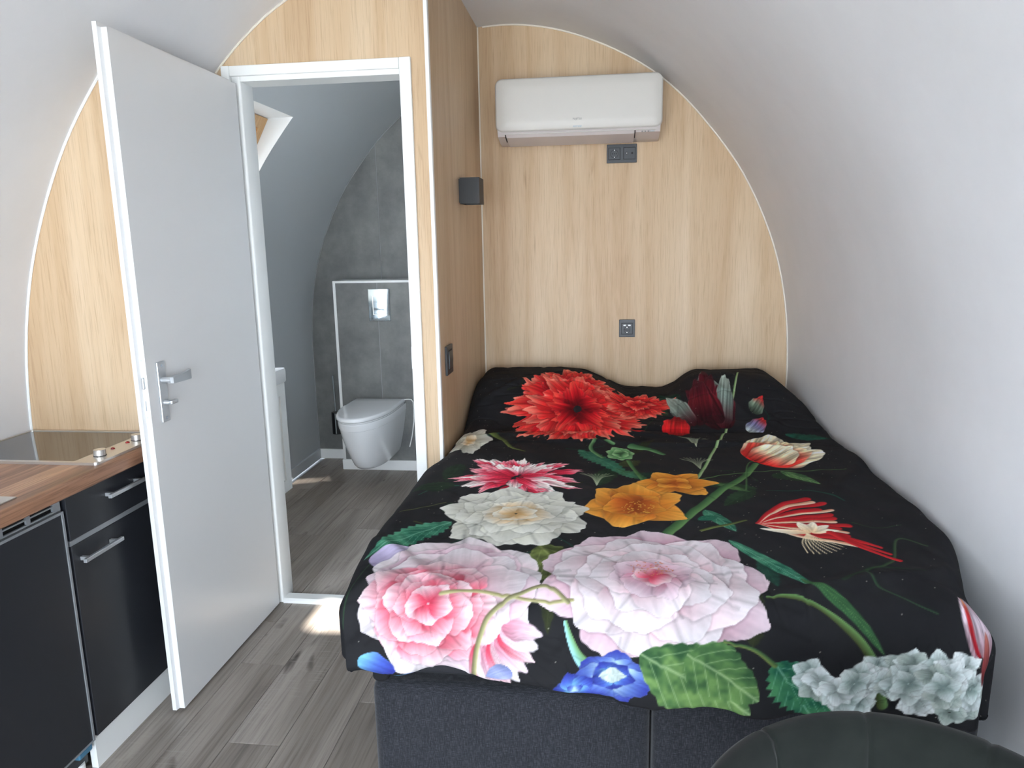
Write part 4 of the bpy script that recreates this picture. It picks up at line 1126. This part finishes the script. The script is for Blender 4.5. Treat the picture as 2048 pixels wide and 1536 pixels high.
# orange blooms
rosette((0.235, 2.255), (0.135, 0.12), [(6, 0.08, 0.95, 0.36, ORG), (4, 0.0, 0.5, 0.25, ORG)], ruff=0.06)
rosette((0.10, 2.05), (0.15, 0.18), [(6, 0.06, 0.98, 0.48, ORG), (5, 0.0, 0.6, 0.32, [hexc(140, 60, 20), hexc(184, 96, 34), hexc(210, 140, 50)])], ruff=0.06)
for k in range(60):
    a = prs.rand() * 6.28; r_ = 0.05 * math.sqrt(prs.rand())
    petal((0.11 + r_ * math.cos(a), 2.03 + r_ * math.sin(a)), (0.004, 0.004), 0, -0.5, 1, 0.6, [hexc(226, 176, 70)] * 3, nxt())
# white rose
rosette((-0.24, 1.955), (0.21, 0.225), [(9, 0.42, 0.62, 0.36, WH), (9, 0.3, 0.56, 0.34, WH), (8, 0.2, 0.48, 0.30, WH), (8, 0.1, 0.4, 0.24, WHC), (7, 0.02, 0.3, 0.18, WHC)], ruff=0.09, streak=0.08)
# large pale rose
rosette((0.125, 1.60), (0.265, 0.245), [(9, 0.46, 0.58, 0.36, PKM), (9, 0.34, 0.56, 0.36, PKW), (9, 0.22, 0.52, 0.33, PKW), (8, 0.12, 0.42, 0.28, PKW), (7, 0.04, 0.34, 0.2, PKM), (6, 0.0, 0.2, 0.12, PK)], ruff=0.07, streak=0.07, rot=0.25)
for k in range(70):
    a = prs.rand() * 6.28; r_ = 0.055 * math.sqrt(prs.rand())
    petal((0.12 + r_ * math.cos(a), 1.64 + 0.7 * r_ * math.sin(a)), (0.004, 0.004), 0, -0.5, 1, 0.6, [hexc(196, 120, 90)] * 3, nxt())
# large pink peony
petal((-0.545, 1.60), (0.13, 0.13), 1.0, 0, 1.1, 0.5, [hexc(150, 140, 170), hexc(176, 166, 196), hexc(190, 182, 208)], nxt())
rosette((-0.345, 1.535), (0.222, 0.235), [(9, 0.42, 0.6, 0.40, PKW), (9, 0.34, 0.58, 0.38, PKM), (9, 0.24, 0.56, 0.34, PKW)], ruff=0.06, streak=0.10, rot=0.3)
rosette((-0.39, 1.485), (0.17, 0.165), [(8, 0.42, 0.56, 0.38, PK), (8, 0.3, 0.5, 0.33, PK2), (7, 0.2, 0.46, 0.30, PK), (6, 0.1, 0.4, 0.24, PK2), (5, 0.02, 0.32, 0.2, PK)], ruff=0.06, streak=0.14, rot=0.5)
for k in range(9):
    petal((-0.26, 1.46), (0.15, 0.2), -1.9 + 0.19 * k, 0.3, 0.62, 0.12, (PK, PKW, PKM)[k % 3], nxt(), 0.05, 0.2, 0.8, 0.3)
stem([(-0.365, 1.513), (-0.28, 1.52), (-0.20, 1.51), (-0.13, 1.50), (-0.06, 1.505)], 0.005, 0.004, hexc(110, 104, 70), hexc(186, 182, 134))
stem([(-0.285, 1.31), (-0.272, 1.40), (-0.238, 1.475), (-0.18, 1.52), (-0.12, 1.54), (-0.07, 1.50)], 0.006, 0.005, hexc(84, 80, 58), hexc(176, 174, 126))
# honeysuckle-like spray
HR, HC = [hexc(140, 20, 30), hexc(206, 40, 44)], [hexc(196, 120, 90), hexc(240, 222, 196)]
for k in range(14):
    a = -0.55 + 1.35 * k / 13; ln = 0.17 + 0.05 * prs.rand(); cc = HR if k % 3 else HC
    e = (0.435 + ln * math.cos(a * 0.9) * 1.1, 1.93 + ln * math.sin(a) * 1.3)
    stem([(0.425, 1.925), (0.45 + 0.4 * ln * math.cos(a), 1.93 + 0.55 * ln * math.sin(a) * 1.5), e], 0.004, 0.013 if cc is HR else 0.010, cc[0], cc[1])
for k in range(4):
    petal((0.55, 1.87), (0.1, 0.1), 0.1 + 0.55 * k, 0.0, 0.75, 0.16, [hexc(222, 190, 150), hexc(236, 222, 196), hexc(244, 238, 222)], nxt(), 0.03)
petal((0.55, 1.865), (0.12, 0.12), 3.0, 0.0, 1.05, 0.13, [hexc(222, 190, 150), hexc(236, 222, 196), hexc(244, 238, 222)], nxt(), 0.03)
for k in range(9):
    a = -2.1 + 0.16 * k
    stem([(0.54, 1.86), (0.54 + 0.05 * math.cos(a), 1.86 + 0.06 * math.sin(a)), (0.54 + 0.09 * math.cos(a + .2), 1.86 + 0.12 * math.sin(a + .2))], 0.0016, 0.0014, hexc(220, 200, 160), hexc(230, 214, 180))
for k in range(3):
    stem([(0.60, 1.86), (0.65, 1.82 - 0.02 * k), (0.70 + 0.01 * k, 1.80 - 0.035 * k)], 0.012, 0.007, hexc(150, 20, 28), hexc(214, 44, 46))
# blue trumpet flowers along the foot
BL = [hexc(170, 200, 214), hexc(84, 108, 176), hexc(52, 62, 146)]
BL2 = [hexc(104, 162, 188), hexc(64, 86, 166), hexc(44, 52, 132)]
stem([(-0.075, 1.46), (-0.062, 1.42), (-0.045, 1.38), (-0.02, 1.345)], 0.004, 0.016, G2, hexc(150, 206, 214))
rosette((0.03, 1.33), (0.085, 0.06), [(7, 0.1, 0.95, 0.55, BL), (5, 0.0, 0.6, 0.34, BL2), (4, 0, 0.35, 0.2, [hexc(170, 184, 180)] * 3)], ruff=0.08)
rosette((-0.055, 1.30), (0.05, 0.045), [(5, 0.05, 0.95, 0.5, BL2), (3, 0, 0.4, 0.2, BL)], ruff=0.08)
petal((-0.56, 1.34), (0.1, 0.06), -0.35, 0, 1.0, 0.45, BL2, nxt()); petal((-0.48, 1.295), (0.12, 0.05), 0.0, 0, 1.0, 0.35, BL2, nxt())
petal((-0.20, 1.345), (0.06, 0.04), -2.6, 0, 1.0, 0.5, [hexc(110, 118, 160), hexc(140, 148, 186), hexc(120, 130, 170)], nxt())
# big leaves and hydrangea heads along the foot
leaf((0.09, 1.395), (0.33, 1.27), 0.085, (G1, hexc(112, 146, 84), G3), 0.08, 7)
leaf((0.19, 1.40), (0.345, 1.30), 0.07, (G1, hexc(100, 136, 78), G3), 0.08, 6)
leaf((0.375, 1.395), (0.46, 1.265), 0.055, (T1, hexc(70, 132, 88), T3), 0.28, 6)
leaf((0.40, 1.35), (0.53, 1.275), 0.035, (T1, hexc(70, 132, 88), T3), 0.28, 6)
stem([(0.27, 1.43), (0.33, 1.42), (0.375, 1.39)], 0.003, 0.006, G1, O2)
HY = [[hexc(120, 138, 134), hexc(186, 200, 198), hexc(212, 222, 220)], [hexc(110, 124, 118), hexc(160, 174, 168), hexc(188, 198, 192)], [hexc(140, 152, 150), hexc(204, 214, 214), hexc(226, 232, 232)]]
for cu, cv, ru_, rv_, n_ in ((0.525, 1.35, 0.095, 0.075, 20), (0.70, 1.355, 0.115, 0.085, 28)):
    for k in range(n_):
        a = prs.rand() * 6.28; r_ = math.sqrt(1 - k / n_) * 0.85
        f0 = (cu + ru_ * r_ * math.cos(a), cv + rv_ * r_ * math.sin(a)); a0 = prs.rand() * 1.57
        h_ = HY[prs.randint(3)]
        for q in range(4):
            petal(f0, (0.041, 0.038), a0 + q * 1.571, 0.04, 0.95, 0.46, h_, nxt(), 0.04, 0.12, 0.62)
# striped bloom near the vault
for k in range(5):
    petal((0.775 + 0.012 * k, 1.43), (0.05, 0.16), 1.3 + 0.12 * k, 0, 0.95, 0.34, [hexc(150, 120, 130), hexc(196, 180, 190), hexc(176, 150, 160)] if k != 1 else [hexc(120, 20, 30), hexc(170, 40, 44), hexc(190, 130, 90)], nxt(), 0.04, 0.5)
petal((0.81, 1.36), (0.05, 0.13), 1.5, 0, 0.95, 0.3, [hexc(90, 30, 34), hexc(130, 60, 60), hexc(150, 90, 80)], nxt(), 0.04, 0.4)
# fine light specks of the print
for k in range(900):
    j = prs.randint(NV); i = prs.randint(NU)
    if CC[j, i].mean() < 0.2 and prs.rand() < 0.8:
        CC[j, i] = CC[j, i] * 0.4 + 0.6 * hexc(190, 190, 176)
CC = np.clip(CC * (1 + 0.03 * vnoise(UU * 160, VV * 160, 51)[..., None]), 0, 1)
#@PRINT_END
me = bpy.data.meshes.new('floral_duvet')
co = np.stack([PX, PY, PZ], -1).reshape(-1, 3)
c0 = np.array([0.15, 2.58, co[:, 2].min()])
co = co - c0
idx = np.arange(NU * NV).reshape(NV, NU)
quads = np.stack([idx[:-1, :-1], idx[:-1, 1:], idx[1:, 1:], idx[1:, :-1]], -1).reshape(-1, 4)
me.vertices.add(len(co)); me.vertices.foreach_set('co', co.astype(np.float32).ravel())
me.loops.add(quads.size); me.loops.foreach_set('vertex_index', quads.astype(np.int32).ravel())
me.polygons.add(len(quads)); me.polygons.foreach_set('loop_start', np.arange(0, quads.size, 4, dtype=np.int32))
me.polygons.foreach_set('loop_total', np.full(len(quads), 4, dtype=np.int32))
me.polygons.foreach_set('use_smooth', np.ones(len(quads), dtype=bool))
me.update()
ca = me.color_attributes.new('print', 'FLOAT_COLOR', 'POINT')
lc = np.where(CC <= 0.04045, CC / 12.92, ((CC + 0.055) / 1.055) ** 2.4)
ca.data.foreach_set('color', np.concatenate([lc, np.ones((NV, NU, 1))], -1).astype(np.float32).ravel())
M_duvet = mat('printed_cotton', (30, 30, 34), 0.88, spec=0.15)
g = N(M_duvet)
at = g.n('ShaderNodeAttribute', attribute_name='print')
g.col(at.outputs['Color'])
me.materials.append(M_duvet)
duv = bpy.data.objects.new('floral_duvet', me); COL.objects.link(duv); duv.location = c0
tag(duv, 'black duvet cover printed with large flowers spread over the bed', 'duvet')
